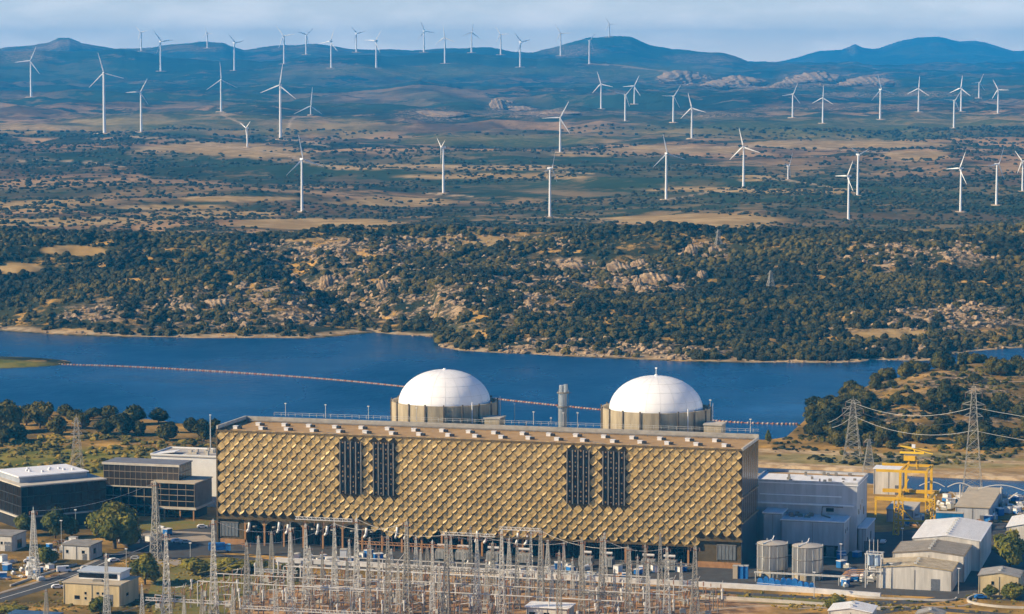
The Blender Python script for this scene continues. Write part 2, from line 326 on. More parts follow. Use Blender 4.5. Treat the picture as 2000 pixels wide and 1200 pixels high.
class MB:
    def __init__(s): s.v = []; s.f = []; s.m = []; s.cur = 0; s.cuts = []
    def add(s, vs, fs):
        s.cuts.append((len(s.v), len(s.f))); b = len(s.v); s.v += [tuple(map(float, q)) for q in vs]; s.f += [tuple(b + i for i in f) for f in fs]; s.m += [s.cur] * len(fs); return s
    def box(s, x0, x1, y0, y1, z0, z1):
        return s.add([(x0, y0, z0), (x1, y0, z0), (x1, y1, z0), (x0, y1, z0), (x0, y0, z1), (x1, y0, z1), (x1, y1, z1), (x0, y1, z1)],
                     [(0, 3, 2, 1), (4, 5, 6, 7), (0, 1, 5, 4), (1, 2, 6, 5), (2, 3, 7, 6), (3, 0, 4, 7)])
    def cone(s, p, r0, r1, h, n=12, cap=True):
        x, y, z = p; a = [2 * math.pi * i / n for i in range(n)]
        vs = [(x + r0 * math.cos(t), y + r0 * math.sin(t), z) for t in a] + [(x + r1 * math.cos(t), y + r1 * math.sin(t), z + h) for t in a]
        fs = [(i, (i + 1) % n, n + (i + 1) % n, n + i) for i in range(n)]
        if cap: fs += [tuple(range(n - 1, -1, -1)), tuple(range(n, 2 * n))]
        return s.add(vs, fs)
    def tube(s, p, q, r, n=4, r2=None):
        p = Vector(p); q = Vector(q); d = (q - p); L_ = d.length
        if L_ < 1e-6: return s
        d /= L_; a = Vector((0, 0, 1)) if abs(d.z) < .9 else Vector((1, 0, 0)); e1 = d.cross(a).normalized(); e2 = d.cross(e1)
        r2 = r if r2 is None else r2
        vs = []
        for c, rr in ((p, r), (q, r2)):
            for i in range(n):
                t = 2 * math.pi * (i + .5) / n; vs.append(c + (e1 * math.cos(t) + e2 * math.sin(t)) * rr)
        fs = [(i, (i + 1) % n, n + (i + 1) % n, n + i) for i in range(n)] + [tuple(range(n - 1, -1, -1)), tuple(range(n, 2 * n))]
        return s.add(vs, fs)
    def path(s, pts, r, n=4):
        for a, b in zip(pts[:-1], pts[1:]): s.tube(a, b, r, n)
        return s
    def lathe(s, prof, n=24, c=(0, 0)):
        vs = []; fs = []
        for r, z in prof:
            for i in range(n): t = 2 * math.pi * i / n; vs.append((c[0] + r * math.cos(t), c[1] + r * math.sin(t), z))
        for k in range(len(prof) - 1):
            for i in range(n): j = (i + 1) % n; fs.append((k * n + i, k * n + j, (k + 1) * n + j, (k + 1) * n + i))
        return s.add(vs, fs)
    def mesh(s, name, smooth=False):
        me = bpy.data.meshes.new(name); me.from_pydata(s.v, [], s.f)
        if any(s.m): me.polygons.foreach_set('material_index', s.m)
        if smooth: me.polygons.foreach_set('use_smooth', [True] * len(s.f))
        me.update(); return me
    def build_each(s, name, m, parent=None, **k):
        cs = s.cuts + [(len(s.v), len(s.f))]
        for (v0, f0), (v1, f1) in zip(cs[:-1], cs[1:]):
            q = MB(); q.v = s.v[v0:v1]; q.f = [tuple(i - v0 for i in f) for f in s.f[f0:f1]]; q.m = [0] * len(q.f); q.build(name, m, parent, **k)
    def build(s, name, m, parent=None, smooth=False, **k):
        ms = m if isinstance(m, (list, tuple)) else [m]
        me = s.mesh(name, smooth); o = link(name, me, None, parent, **k)
        for q in ms: me.materials.append(q)
        return o
def clone(o, parent=None, loc_=None, rz=None, sc=None, label=None, group=None):
    c = o.copy(); COL.objects.link(c); c.parent = parent
    if loc_ is not None: c.location = Vector([float(q) for q in loc_])
    if rz is not None: c.rotation_euler = (0, 0, rz)
    if sc is not None: c.scale = sc if isinstance(sc, (tuple, list)) else (sc, sc, sc)
    if label: c['label'] = label
    if group: c['group'] = group
    for ch in list(o.children): clone(ch, c)
    return c
ORD = 'first second third fourth fifth sixth seventh eighth ninth tenth eleventh twelfth thirteenth fourteenth fifteenth sixteenth seventeenth eighteenth nineteenth twentieth'.split()
def ordn(i):
    if i < 20: return ORD[i]
    T = {2: 'twenty', 3: 'thirty', 4: 'forty', 5: 'fifty', 6: 'sixty', 7: 'seventy', 8: 'eighty', 9: 'ninety'}; TT = {20: 'twentieth', 30: 'thirtieth', 40: 'fortieth', 50: 'fiftieth', 60: 'sixtieth', 70: 'seventieth', 80: 'eightieth', 90: 'ninetieth'}
    n = i + 1
    return TT[n] if n % 10 == 0 else T[n // 10] + '-' + ORD[n % 10 - 1]

# ------------------------------------------------------------------ terrain mesh
def build_terrain():
    A = np.concatenate([np.linspace(-.42, -.2, 60)[:-1], np.linspace(-.2, .2, 640), np.linspace(.2, .42, 60)[1:]])
    Y = np.concatenate([np.linspace(150, 850, 30)[:-1], np.arange(850, 1700, 2.3), np.arange(1700, 2700, 3.6), np.geomspace(2700, 46000, 640)])
    X = A[None, :] * Y[:, None]; YY = np.repeat(Y[:, None], len(A), 1)
    Z = height(X, YY)
    px, py = proj(X, YY, Z)
    nr, nc = X.shape
    idx = np.arange(nr * nc).reshape(nr, nc)
    f = np.stack([idx[:-1, :-1], idx[:-1, 1:], idx[1:, 1:], idx[1:, :-1]], -1).reshape(-1)
    me = np_mesh('ground', np.stack([X, YY, Z], -1).reshape(-1, 3), f, 4, True)
    def ell(L_, soft=.35):
        m = np.zeros_like(px); jx = 14 * fbm(X, YY, 60, 3, 7); jy = 5.5 * fbm(X, YY, 130, 4, 8)
        for cx, cy, rx, ry in L_:
            e = ((px + jx * rx / 60 - cx) / rx) ** 2 + ((py + jy * min(ry / 8, 2) - cy) / ry) ** 2
            m = np.maximum(m, 1 - ss(e, 1 - soft, 1 + soft))
        return m
    fieldm = ell([(420, 290, 150, 10), (520, 300, 90, 7), (60, 250, 130, 8), (1640, 283, 210, 8), (1790, 302, 65, 10), (1330, 293, 130, 9), (1380, 372, 110, 5), (700, 328, 60, 4), (780, 325, 150, 4), (1000, 328, 120, 5), (470, 388, 120, 5), (330, 405, 120, 5),
        (620, 438, 160, 10), (400, 420, 150, 8), (760, 395, 130, 8), (1560, 375, 130, 6), (1500, 345, 60, 3), (1370, 430, 200, 11), (1400, 440, 120, 10), (100, 395, 120, 6), (130, 432, 200, 8), (60, 405, 90, 5), (150, 490, 68, 9), (30, 524, 55, 9), (1700, 650, 115, 8), (1770, 655, 60, 8),
        (880, 470, 120, 9), (1000, 480, 130, 5), (1800, 455, 240, 4), (1850, 475, 120, 6), (240, 238, 110, 6), (1140, 302, 60, 4), (960, 345, 200, 5), (650, 470, 90, 4), (1470, 352, 30, 3)])
    gn = ell([(350, 240, 200, 22), (620, 250, 160, 18), (1000, 275, 220, 13), (1500, 255, 300, 14), (1800, 240, 260, 16), (850, 140, 260, 12), (1250, 140, 160, 14), (1650, 265, 300, 10)], .8) * .5
    near_green = ell([(-60, 712, 170, 9), (60, 900, 260, 30), (240, 915, 190, 22), (1560, 893, 110, 7), (1650, 905, 200, 6), (1750, 892, 200, 7), (1950, 905, 120, 8), (1850, 912, 140, 4), (1590, 885, 60, 4), (430, 1120, 120, 30)], .5)
    rockm = ell([(980, 210, 30, 13), (840, 226, 70, 12), (1040, 222, 90, 8), (1340, 156, 55, 14), (1440, 166, 70, 12), (1600, 155, 75, 15), (1705, 162, 50, 13), (1760, 185, 160, 6), (1400, 225, 100, 6), (1650, 212, 190, 3), (1120, 100, 60, 12), (1380, 115, 80, 9), (110, 88, 60, 10), (1668, 96, 16, 9), (380, 95, 60, 6), (40, 110, 60, 14),
        (470, 600, 170, 48), (420, 625, 180, 28), (560, 590, 120, 50), (690, 560, 60, 60), (780, 570, 110, 60), (860, 545, 120, 40), (980, 560, 180, 60), (1130, 525, 60, 20), (1230, 525, 70, 18), (1260, 550, 100, 25), (1300, 535, 60, 22), (1000, 670, 160, 14), (1230, 680, 190, 20), (1390, 690, 80, 10), (1380, 490, 50, 22),
        (180, 615, 90, 18), (900, 610, 200, 30), (1750, 690, 110, 12), (1800, 500, 160, 40), (1850, 620, 180, 35), (1640, 640, 60, 10), (620, 500, 220, 30), (300, 600, 120, 30), (1700, 800, 140, 60), (1900, 780, 160, 60), (1600, 830, 60, 30)], .7)
    trk = np.zeros_like(px)
    jx = 10 * fbm(X, YY, 300, 3, 12); jy = 1.5 * fbm(X, YY, 300, 3, 13)
    for pts, wd in (([(175, 262), (260, 268), (370, 274), (430, 285), (500, 295), (560, 303), (600, 318), (680, 330)], 1.2), ([(430, 218), (450, 232), (472, 243)], .8), ([(548, 272), (552, 255), (570, 232), (606, 226)], .8), ([(520, 272), (580, 276), (640, 285)], .9), ([(0, 316), (90, 312), (180, 318), (240, 326)], 1.0),
        ([(1090, 298), (1200, 297), (1330, 290), (1480, 285), (1600, 290), (1750, 300)], .9), ([(830, 378), (870, 381), (920, 383)], 1.0), ([(1480, 348), (1540, 352), (1600, 362), (1680, 378)], 1.2), ([(650, 330), (850, 326), (1010, 330), (1160, 340)], 1.0), ([(1560, 470), (1700, 456), (1850, 452), (2000, 450)], 1.2), ([(1000, 431), (1075, 424), (1180, 428)], .8), ([(1440, 540), (1520, 545), (1620, 560)], 1.0), ([(0, 470), (120, 462), (240, 458)], 1.0), ([(1150, 125), (1200, 128), (1300, 140)], .7), ([(1450, 368), (1380, 376), (1300, 391)], .8)):
        for (x0, y0), (x1, y1) in zip(pts[:-1], pts[1:]):
            dx, dy = x1 - x0, y1 - y0; t_ = np.clip(((px + jx - x0) * dx + (py + jy - y0) * dy * 16) / (dx * dx + dy * dy * 16), 0, 1)
            dd = np.hypot((px + jx - x0 - t_ * dx) * .25, py + jy - y0 - t_ * dy); trk = np.maximum(trk, 1 - ss(dd, wd * .6, wd * 1.5))
    near = YY < 1700
    rockm = np.where(near, rockm * ss(Z, 1, 4), rockm)
    soil = ell([(950, 1200, 520, 66), (700, 1165, 300, 30), (1250, 1185, 260, 40), (1000, 1260, 800, 80)], .25)
    d = YY - np.interp(X / YY, FAR_A, FAR_Y)
    sand = (ss(d, -2, 3) * (1 - ss(d, 9, 20))) * (YY > 1650) * .8
    cf = np.interp(X / YY, CF_A, CF_Y); cn = np.interp(X / YY, CN_A, CN_Y); aa = X / YY
    sand = np.maximum(sand, (aa > .08) * (ss(YY, cf - 7, cf) * (1 - ss(YY, cf + 9, cf + 12)) + ss(YY, cn - 6, cn - 4) * (1 - ss(YY, cn, cn + 6))))
    sand = np.maximum(sand, (aa > .08) * ss(YY, cf + 40, cf + 44) * (1 - ss(YY, cf + 52, cf + 58)) * .9)
    sand = np.clip(np.maximum(sand, (aa > .08) * (YY > cf + 9) * (YY < 1330) * .35), 0, 1)
    sand = np.clip(np.maximum(sand, trk * .85), 0, 1)
    veg = np.where(YY < 1180, np.where(px < 560, .6, .25), np.where(YY < 1700, .45, 1.0))
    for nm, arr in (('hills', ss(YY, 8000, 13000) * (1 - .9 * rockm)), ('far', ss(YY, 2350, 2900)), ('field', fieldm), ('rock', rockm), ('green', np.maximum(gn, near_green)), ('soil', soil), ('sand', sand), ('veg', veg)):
        at = me.attributes.new(nm, 'FLOAT', 'POINT'); at.data.foreach_set('value', np.ascontiguousarray(np.broadcast_to(arr, X.shape), np.float32).ravel())
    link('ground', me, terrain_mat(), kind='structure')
    return ell
ELL = build_terrain()

# ------------------------------------------------------------------ water
def water_mat(name, deep, ws, dist):
    m = bpy.data.materials.new(name); m.use_nodes = True; t = m.node_tree; b = t.nodes['Principled BSDF']; K = t.links.new
    b.inputs['Base Color'].default_value = (*deep, 1); b.inputs['Roughness'].default_value = .28; b.inputs['Specular IOR Level'].default_value = .10
    g = t.nodes.new('ShaderNodeNewGeometry'); mp = t.nodes.new('ShaderNodeMapping'); mp.inputs['Scale'].default_value = (1, .55, 1); K(g.outputs['Position'], mp.inputs[0])
    n = t.nodes.new('ShaderNodeTexNoise'); n.inputs['Scale'].default_value = 1 / ws; n.inputs['Detail'].default_value = 5; n.inputs['Roughness'].default_value = .62; K(mp.outputs[0], n.inputs['Vector'])
    bp = t.nodes.new('ShaderNodeBump'); bp.inputs['Strength'].default_value = 1; bp.inputs['Distance'].default_value = dist; K(n.outputs[0], bp.inputs['Height']); K(bp.outputs[0], b.inputs['Normal'])
    mp3 = t.nodes.new('ShaderNodeMapping'); mp3.inputs['Scale'].default_value = (.006, .022, 1); K(g.outputs['Position'], mp3.inputs[0])
    n3 = t.nodes.new('ShaderNodeTexNoise'); n3.inputs['Scale'].default_value = 1; n3.inputs['Detail'].default_value = 5; n3.inputs['Distortion'].default_value = .6; K(mp3.outputs[0], n3.inputs['Vector'])
    r3 = t.nodes.new('ShaderNodeMapRange'); r3.inputs[1].default_value = .38; r3.inputs[2].default_value = .62; r3.inputs[3].default_value = .25; r3.inputs[4].default_value = 1.3; K(n3.outputs[0], r3.inputs[0]); K(r3.outputs[0], bp.inputs['Strength'])
    n2 = t.nodes.new('ShaderNodeTexNoise'); n2.inputs['Scale'].default_value = 1 / 130.; n2.inputs['Detail'].default_value = 6; K(mp.outputs[0], n2.inputs['Vector'])
    r = t.nodes.new('ShaderNodeMapRange'); r.inputs[1].default_value = .35; r.inputs[2].default_value = .65; r.inputs[3].default_value = .14; r.inputs[4].default_value = .42; K(n2.outputs[0], r.inputs[0]); K(r.outputs[0], b.inputs['Roughness'])
    return m
WM = water_mat('lake_water', (.001, .050, .132), 7, .9)
m_ = MB().add([(-1300, 1150, -3), (1300, 1150, -3), (1300, 2300, -3), (-1300, 2300, -3)], [(0, 1, 2, 3)])
m_.build('water', WM, kind='structure')
cb = MB(); pa = list(np.linspace(.0815, .30, 24)); vsn = []
for a in pa:
    y0 = float(np.interp(a, CN_A, CN_Y)) - 1.5; y1 = float(np.interp(a, CF_A, CF_Y)) + 1.5; vsn += [(a * y0, y0, -1.2), (a * y1, y1, -1.2)]
cb.add(vsn, [(2 * i, 2 * i + 2, 2 * i + 3, 2 * i + 1) for i in range(len(pa) - 1)])
cb.build('canal_water', water_mat('canal_water', (.03, .07, .13), 4, .3), kind='structure')

# ------------------------------------------------------------------ vegetation masses
def ico(sub):
    t = (1 + 5 ** .5) / 2
    v = [(-1, t, 0), (1, t, 0), (-1, -t, 0), (1, -t, 0), (0, -1, t), (0, 1, t), (0, -1, -t), (0, 1, -t), (t, 0, -1), (t, 0, 1), (-t, 0, -1), (-t, 0, 1)]
    f = [(0, 11, 5), (0, 5, 1), (0, 1, 7), (0, 7, 10), (0, 10, 11), (1, 5, 9), (5, 11, 4), (11, 10, 2), (10, 7, 6), (7, 1, 8), (3, 9, 4), (3, 4, 2), (3, 2, 6), (3, 6, 8), (3, 8, 9), (4, 9, 5), (2, 4, 11), (6, 2, 10), (8, 6, 7), (9, 8, 1)]
    v = [np.array(p) / np.linalg.norm(p) for p in v]
    for _ in range(sub):
        c = {}; nf = []
        def mid(i, j):
            k = (min(i, j), max(i, j))
            if k not in c: p = v[i] + v[j]; v.append(p / np.linalg.norm(p)); c[k] = len(v) - 1
            return c[k]
        for a, b, d in f:
            ab, bd, da = mid(a, b), mid(b, d), mid(d, a); nf += [(a, ab, da), (b, bd, ab), (d, da, bd), (ab, bd, da)]
        f = nf
    return np.array(v), np.array(f)
def bush_mass(name, P, S, sub, m, label, cat, flat=.8, rough=.28, group=None):
    bv, bf = ico(sub); nvar = 14; var = []
    for k in range(nvar):
        q = rng.normal(size=(5, 3)); q /= np.linalg.norm(q, axis=1)[:, None]
        l = np.zeros(len(bv))
        for j in q: l += .20 * np.maximum(0, bv @ j) ** 3
        r = .72 + l + rough * (rng.random(len(bv)) - .5); w_ = bv * r[:, None]; w_[:, 2] *= flat; var.append(w_)
    var = np.array(var); n = len(P); k = rng.integers(0, nvar, n); th = rng.random(n) * 6.283
    W = var[k]; c, s = np.cos(th)[:, None], np.sin(th)[:, None]
    W = np.stack([W[..., 0] * c - W[..., 1] * s, W[..., 0] * s + W[..., 1] * c, W[..., 2]], -1)
    W = W * S[:, None, None] + P[:, None, :]; W[..., 2] += (S * flat * .55)[:, None]
    Fc = (bf[None] + (np.arange(n) * len(bv))[:, None, None]).reshape(-1)
    me = np_mesh(name, W.reshape(-1, 3), Fc, 3, False)
    return link(name, me, m, None, label, cat, group, 'stuff')
def scatter(n, y0, y1, amax=.215, p=1.0):
    u = rng.random(n); y = y0 + (y1 - y0) * u ** p; a = (rng.random(n) * 2 - 1) * amax; return a * y, y
# woodland on the far shore
x, y = scatter(90000, 1740, 2700)
z = height(x, y); dsh = y - np.interp(x / y, FAR_A, FAR_Y); px, py = proj(x, y, z)
bare = np.zeros(len(x))
def ellp(px, py, L_):
    m = np.zeros_like(px)
    for cx, cy, rx, ry in L_: m = np.maximum(m, 1 - ss(((px - cx) / rx) ** 2 + ((py - cy) / ry) ** 2, .7, 1.2))
    return m
FIELD_CLEAR = [(150, 490, 66, 9), (30, 524, 55, 9), (1730, 651, 92, 8)]
ROCKY = [(470, 600, 170, 48), (560, 590, 120, 50), (700, 560, 60, 60), (790, 570, 110, 55), (980, 560, 190, 60), (1130, 522, 60, 18), (1230, 525, 70, 18), (1270, 545, 90, 25), (1100, 680, 240, 17), (1330, 690, 100, 14), (1380, 490, 50, 22), (200, 615, 90, 18), (1760, 690, 100, 12), (1830, 620, 160, 30), (900, 475, 260, 18), (1800, 500, 160, 30), (620, 490, 160, 20)]
DENSE = [(1350, 620, 330, 62), (250, 540, 300, 60), (1000, 520, 80, 20), (1650, 570, 200, 40), (200, 470, 200, 16), (1850, 560, 200, 30), (600, 520, 160, 30)]
dens = .86 + 1.25 * fbm(x, y, 75, 5, 120) - .30 * ellp(px, py, ROCKY) + .35 * ellp(px, py, DENSE) - 3 * ellp(px, py, FIELD_CLEAR)
keep = (z > -2.5) & (dsh > 5) & (rng.random(len(x)) < dens * .50) & (y > 1735)
x, y, z = x[keep], y[keep], z[keep]
S = 1.1 + 3.3 * rng.random(len(x)) ** 2.2; S *= 1 + .25 * fbm(x, y, 60, 2, 131)
nr_ = y < 2140
P = np.stack([x, y, z - .2], -1)
bush_mass('woodland', P[nr_], S[nr_], 2, WOOD, 'dark green evergreen woodland covering the hillside along the far shore', 'woodland', .82)
bush_mass('woodland', P[~nr_], S[~nr_] * 1.05, 1, WOOD, 'dark green evergreen woodland along the upper slopes and crest of the far hill', 'woodland', .8)
# scrub on the plateau
x, y = scatter(52000, 2640, 7500, .205, 1.25); z = height(x, y); px, py = proj(x, y, z)
dens = .5 + .9 * fbm(x, y, 220, 5, 140) + .9 * fbm(x, y, 1000, 3, 150)
FCL = [(420, 290, 150, 9), (1640, 283, 210, 8), (1790, 302, 65, 9), (1330, 293, 130, 8), (620, 438, 150, 8), (1370, 430, 190, 9), (470, 388, 110, 4)]
keep = (rng.random(len(x)) < dens * .75 - .8 * ellp(px, py, FCL))
x, y, z = x[keep], y[keep], z[keep]; S = (1.6 + 2.2 * rng.random(len(x)) ** 2) * (1 + (y - 2600) / 4500)
bush_mass('scrubland', np.stack([x, y, z - .3], -1), S, 1, SCRUB, 'dark scrub bushes dotted over the dry plain beyond the hill crest', 'scrub', .6)
# granite boulders on the far hill
def boulders(name, L_, n, smin, smax, label, y0, y1):
    x, y = scatter(n, y0, y1, .205); z = height(x, y); px, py = proj(x, y, z); d = ellp(px, py, L_) * (.35 + 1.1 * np.maximum(0, fbm(x, y, 28, 3, 160) + .25))
    k = (z > -2.8) & (rng.random(len(x)) < d); x, y, z = x[k], y[k], z[k]; S = smin + (smax - smin) * rng.random(len(x)) ** 2.5
    bush_mass(name, np.stack([x, y, z - .3 * S], -1), S, 1, ROCKM, label, 'rocks', .7, .45)
ROCKM = mat('granite', (.46, .32, .18), .9, 0, .45, 3.0, c2=(.17, .12, .075))
boulders('boulders', ROCKY, 26000, 1.0, 3.8, 'pale granite boulders scattered between the trees of the far hillside', 1745, 2600)
x, y = scatter(4000, 1745, 2100); z = height(x, y); dsh = y - np.interp(x / y, FAR_A, FAR_Y); k = (dsh > 0) & (dsh < 9) & (z < 1)
bush_mass('shore_rocks', np.stack([x, y, z - .2], -1)[k], .7 + 1.2 * rng.random(int(k.sum())), 1, ROCKM, 'pale rocks lining the waterline of the far shore', 'rocks', .6, .4)
x, y = scatter(12000, 9800, 15600, .2); z = height(x, y); px, py = proj(x, y, z)
k = rng.random(len(x)) < ellp(px, py, [(980, 208, 26, 12), (840, 226, 60, 9), (1340, 154, 50, 12), (1445, 163, 60, 10), (1600, 153, 70, 12), (1705, 160, 45, 11)])
bush_mass('far_crags', np.stack([x, y, z - 8], -1)[k], 5 + 9 * rng.random(int(k.sum())) ** 2, 1, ROCKM, 'pale rocky crags on the distant hills behind the wind turbines', 'crags', .8, .5)
# named granite outcrops standing clear of the trees
def outcrop(px_, py_, wpx, hpx, label, i):
    p = hit(px_, py_); k = p[1] / F; W = wpx * k; Hh = hpx * k
    bv, bf = ico(3); r = .75 + .0 * bv[:, 0]
    q = rng.normal(size=(9, 3)); q /= np.linalg.norm(q, axis=1)[:, None]
    for j in q: r += .30 * np.maximum(0, bv @ j) ** 5
    r += .10 * (rng.random(len(bv)) - .5); r += .07 * np.sin(bv[:, 0] * 16 + 5 * bv[:, 2] + i)
    v = bv * r[:, None] * np.array([W * .5, W * .35, Hh * .8])
    link('granite_outcrop', np_mesh('granite_outcrop', v, bf.reshape(-1), 3, False), ROCKM, None, label, 'rock', 'granite outcrops on the far hill', None, (p[0], p[1] + W * .1, p[2] + Hh * .1))
for i, q in enumerate([(1130, 528, 46, 16, 'broad pale granite outcrop among trees, left of the double outcrop on the hill'),
    (1215, 532, 42, 22, 'rounded granite outcrop with a shaded right side on the wooded hill'),
    (1248, 520, 34, 12, 'low pale outcrop just right of the rounded outcrop on the wooded hill'),
    (1285, 556, 60, 26, 'largest granite crag on the far hill, below the double outcrop'),
    (1245, 560, 26, 14, 'small outcrop at the left foot of the largest crag'),
    (1352, 498, 26, 20, 'granite outcrop on the hill crest left of the small pylon'),
    (1396, 500, 18, 20, 'narrow outcrop directly below the pylon on the hill crest'),
    (1372, 545, 24, 16, 'small pale outcrop low to the right of the largest crag'),
    (425, 603, 60, 20, 'ribbed granite slabs above the left shore of the lake'),
    (360, 610, 50, 16, 'pale granite slabs left of the ribbed slabs above the left shore'),
    (455, 622, 30, 12, 'small granite slab just below and right of the ribbed slabs'),
    (640, 560, 34, 30, 'steep shaded rock face left of the ravine'),
    (750, 570, 40, 26, 'steep rock face just right of the ravine'),
    (1335, 163, 84, 20, 'long pale crag on the distant hills, leftmost of the row below the twin peaks'), (1398, 172, 56, 9, 'low crag in the saddle of the distant rocky row'), (1446, 168, 100, 20, 'pointed pale crag in the distant rocky row, second large one'),
    (1522, 172, 40, 7, 'small low crag between the two halves of the distant rocky row'), (1552, 164, 60, 12, 'pale shoulder at the left foot of the broadest distant crag'), (1602, 160, 100, 20, 'broadest pale crag of the distant rocky row'), (1660, 168, 60, 9, 'low crag just right of the broadest distant crag'), (1708, 166, 72, 17, 'last large crag at the right end of the distant rocky row'),
    (976, 212, 36, 19, 'tall pale crag standing alone on the distant hills in the middle'), (1022, 217, 70, 9, 'low rocky ridge right of the lone distant crag'), (845, 228, 110, 11, 'long low rocky ridge left of the lone distant crag'), (1092, 224, 70, 6, 'thin rocky strip behind the middle turbines')]): outcrop(*q, i)

# ------------------------------------------------------------------ trees
def leaf_crown(lobes, nleaf, lsz, seed):
    g = np.random.default_rng(seed); V_ = []; F_ = []; b = 0
    bv, bf = ico(2)
    for (cx, cy, cz, r) in lobes:       # inner foliage mass, uneven
        rr = r * (.84 + .26 * (g.random(len(bv)) - .5)); v = bv * rr[:, None]; v[:, 2] *= .85; v += (cx, cy, cz)
        V_.append(v); F_ += [tuple(b + i for i in f) for f in bf]; b += len(v)
    tot = sum(l[3] ** 2 for l in lobes)
    for (cx, cy, cz, r) in lobes:
        n = int(nleaf * r * r / tot)
        d = g.normal(size=(n, 3)); d /= np.linalg.norm(d, axis=1)[:, None]; d[:, 2] = np.where(d[:, 2] < -.35, -d[:, 2], d[:, 2])
        p = d * (r * (.78 + .38 * g.random(n)))[:, None] * np.array([1, 1, .88]) + (cx, cy, cz)
        t1 = np.cross(d, g.normal(size=(n, 3))); t1 /= np.linalg.norm(t1, axis=1)[:, None]; t2 = np.cross(d, t1) + .5 * g.normal(size=(n, 3))
        s = (lsz * (.5 + g.random(n)))[:, None]
        q = np.stack([p - t1 * s * .6, p + t2 * s * .6 + d * s * .2, p + t1 * s * .6, p - t2 * s * .6 - d * s * .1], 1)
        V_.append(q.reshape(-1, 3)); F_ += [(b + 4 * i, b + 4 * i + 1, b + 4 * i + 2, b + 4 * i + 3) for i in range(n)]; b += 4 * n
    me = bpy.data.meshes.new('crown'); me.from_pydata(np.concatenate(V_).tolist(), [], F_); me.update(); return me
def make_tree(kind, m, nlobe, w_, h, nleaf, lsz, seed, trunk=.3):
    g = random.Random(seed); lobes = [(0, 0, h * .50, w_ * .40)]
    for i in range(nlobe):
        a = 6.283 * i / nlobe + g.random(); rr = w_ * (.22 + .11 * g.random()); k = w_ * .5 - rr * .85
        lobes.append((k * math.cos(a), k * math.sin(a), h * (.27 + .38 * g.random()), rr))
    lobes.append((w_ * .08 * g.random(), 0, h - w_ * .22, w_ * .24))
    tr = MB(); tr.cone((0, 0, -.5), w_ * .05, w_ * .03, h * trunk + 1, 8)
    for i in range(4):
        a = 1.6 * i + g.random(); tr.tube((0, 0, h * trunk), (w_ * .26 * math.cos(a), w_ * .26 * math.sin(a), h * .6), w_ * .022, 5, w_ * .01)
    return leaf_crown(lobes, nleaf, lsz, seed), tr.mesh('trunk')
def tree_proto(m, *a, **k):
    c, t = make_tree('', m, *a, **k); c.materials.append(m); t.materials.append(BARK); return c, t
OAKS = [tree_proto(OAK, n, 1.0, h, 900, .085, s) for n, h, s in ((6, .85, 1), (5, .78, 2), (7, .9, 3), (6, .72, 4), (5, 1.0, 5))]
BRTS = [tree_proto(BRT, n, 1.0, h, 1100, .08, s) for n, h, s in ((6, .9, 11), (5, 1.05, 12), (7, .82, 13))]
BIGT = tree_proto(BRT, 9, 1.0, .95, 4200, .045, 21)
BUSH = [tree_proto(SHRUB, n, 1.0, .6, 420, .11, s, trunk=.1) for n, s in ((5, 31), (4, 32))]
def put_tree(name, pr, x, y, z, wid, label, group, cat='tree', hs=1.0):
    hs = hs * 1.06
    r = thing(name, label, cat, (x, y, z), random.random() * 6.28, group); s = wid; r.scale = (s, s, s * hs)
    link('crown', pr[0], None, r); link('trunk', pr[1], None, r); return r
# left shore, surveyed one by one: x, base row, crown width px, height px
LT = [(12, 846, 62, 66), (52, 832, 42, 44), (78, 838, 52, 44), (30, 862, 46, 34), (128, 814, 30, 22), (97, 812, 20, 25), (112, 850, 40, 38), (146, 824, 30, 26), (182, 818, 32, 20), (212, 817, 38, 22), (262, 830, 46, 36), (240, 852, 44, 36),
      (205, 850, 46, 32), (272, 852, 30, 30), (310, 828, 38, 27), (326, 862, 40, 34), (350, 826, 30, 14), (372, 845, 28, 30), (395, 838, 30, 20), (398, 862, 40, 30), (375, 873, 20, 14), (8, 868, 40, 34), (335, 846, 24, 18), (418, 850, 26, 30), (160, 838, 34, 26), (226, 826, 28, 16)]
for i, (px_, row, wp, hp) in enumerate(sorted(LT)):
    p = hit(px_, row); k = p[1] / F
    lab = ('large' if wp > 40 else 'medium-sized' if wp > 28 else 'small') + ' dark holm oak on the left shore meadow, ' + ordn(i) + ' from the left edge'
    put_tree('holm_oak', OAKS[i % 5], p[0], p[1], p[2], wp * k, lab, 'holm oaks on the left lake shore', hs=hp / wp / .85)
# right hillside
cand = []
tries = 0
while len(cand) < 215 and tries < 30000:
    tries += 1
    a = random.uniform(.099, .205); y_ = random.uniform(1335, 1630); x_ = a * y_; z_ = gz(x_, y_)
    px_, py_ = proj(x_, y_, z_)
    cyy = float(np.interp(a, CRA, CRY))
    if z_ < 1.0 or y_ > cyy + 45: continue
    if y_ < 1360 and random.random() < .35: continue
    if px_ > 2040 and random.random() < .5: continue
    d_ = float(fbm(np.array([x_]), np.array([y_]), 34, 3, 200)[0])
    if random.random() > .56 + 1.8 * d_: continue
    w_ = random.uniform(3.6, 10.5)
    if any((x_ - c[0]) ** 2 + (y_ - c[1]) ** 2 < (.36 * (w_ + c[3])) ** 2 for c in cand): continue
    cand.append((x_, y_, z_, w_, px_, py_, cyy))
rows_ = {}
for c in cand:
    q = (c[1] - 1330) / (c[6] - 1330); b = 0 if q < .25 else 1 if q < .5 else 2 if q < .75 else 3 if q < .97 else 4
    rows_.setdefault(b, []).append(c)
BN = ['at the foot', 'on the lower slope', 'on the middle slope', 'on the upper slope', 'on the crest']
for b, L_ in rows_.items():
    for i, c in enumerate(sorted(L_, key=lambda c: c[4])):
        put_tree('holm_oak', OAKS[random.randrange(5)], c[0], c[1], c[2] - .2, c[3], f'dark holm oak {BN[b]} of the right hill, {ordn(i)} from left', 'holm oaks on the right hillside', hs=random.uniform(.85, 1.1))
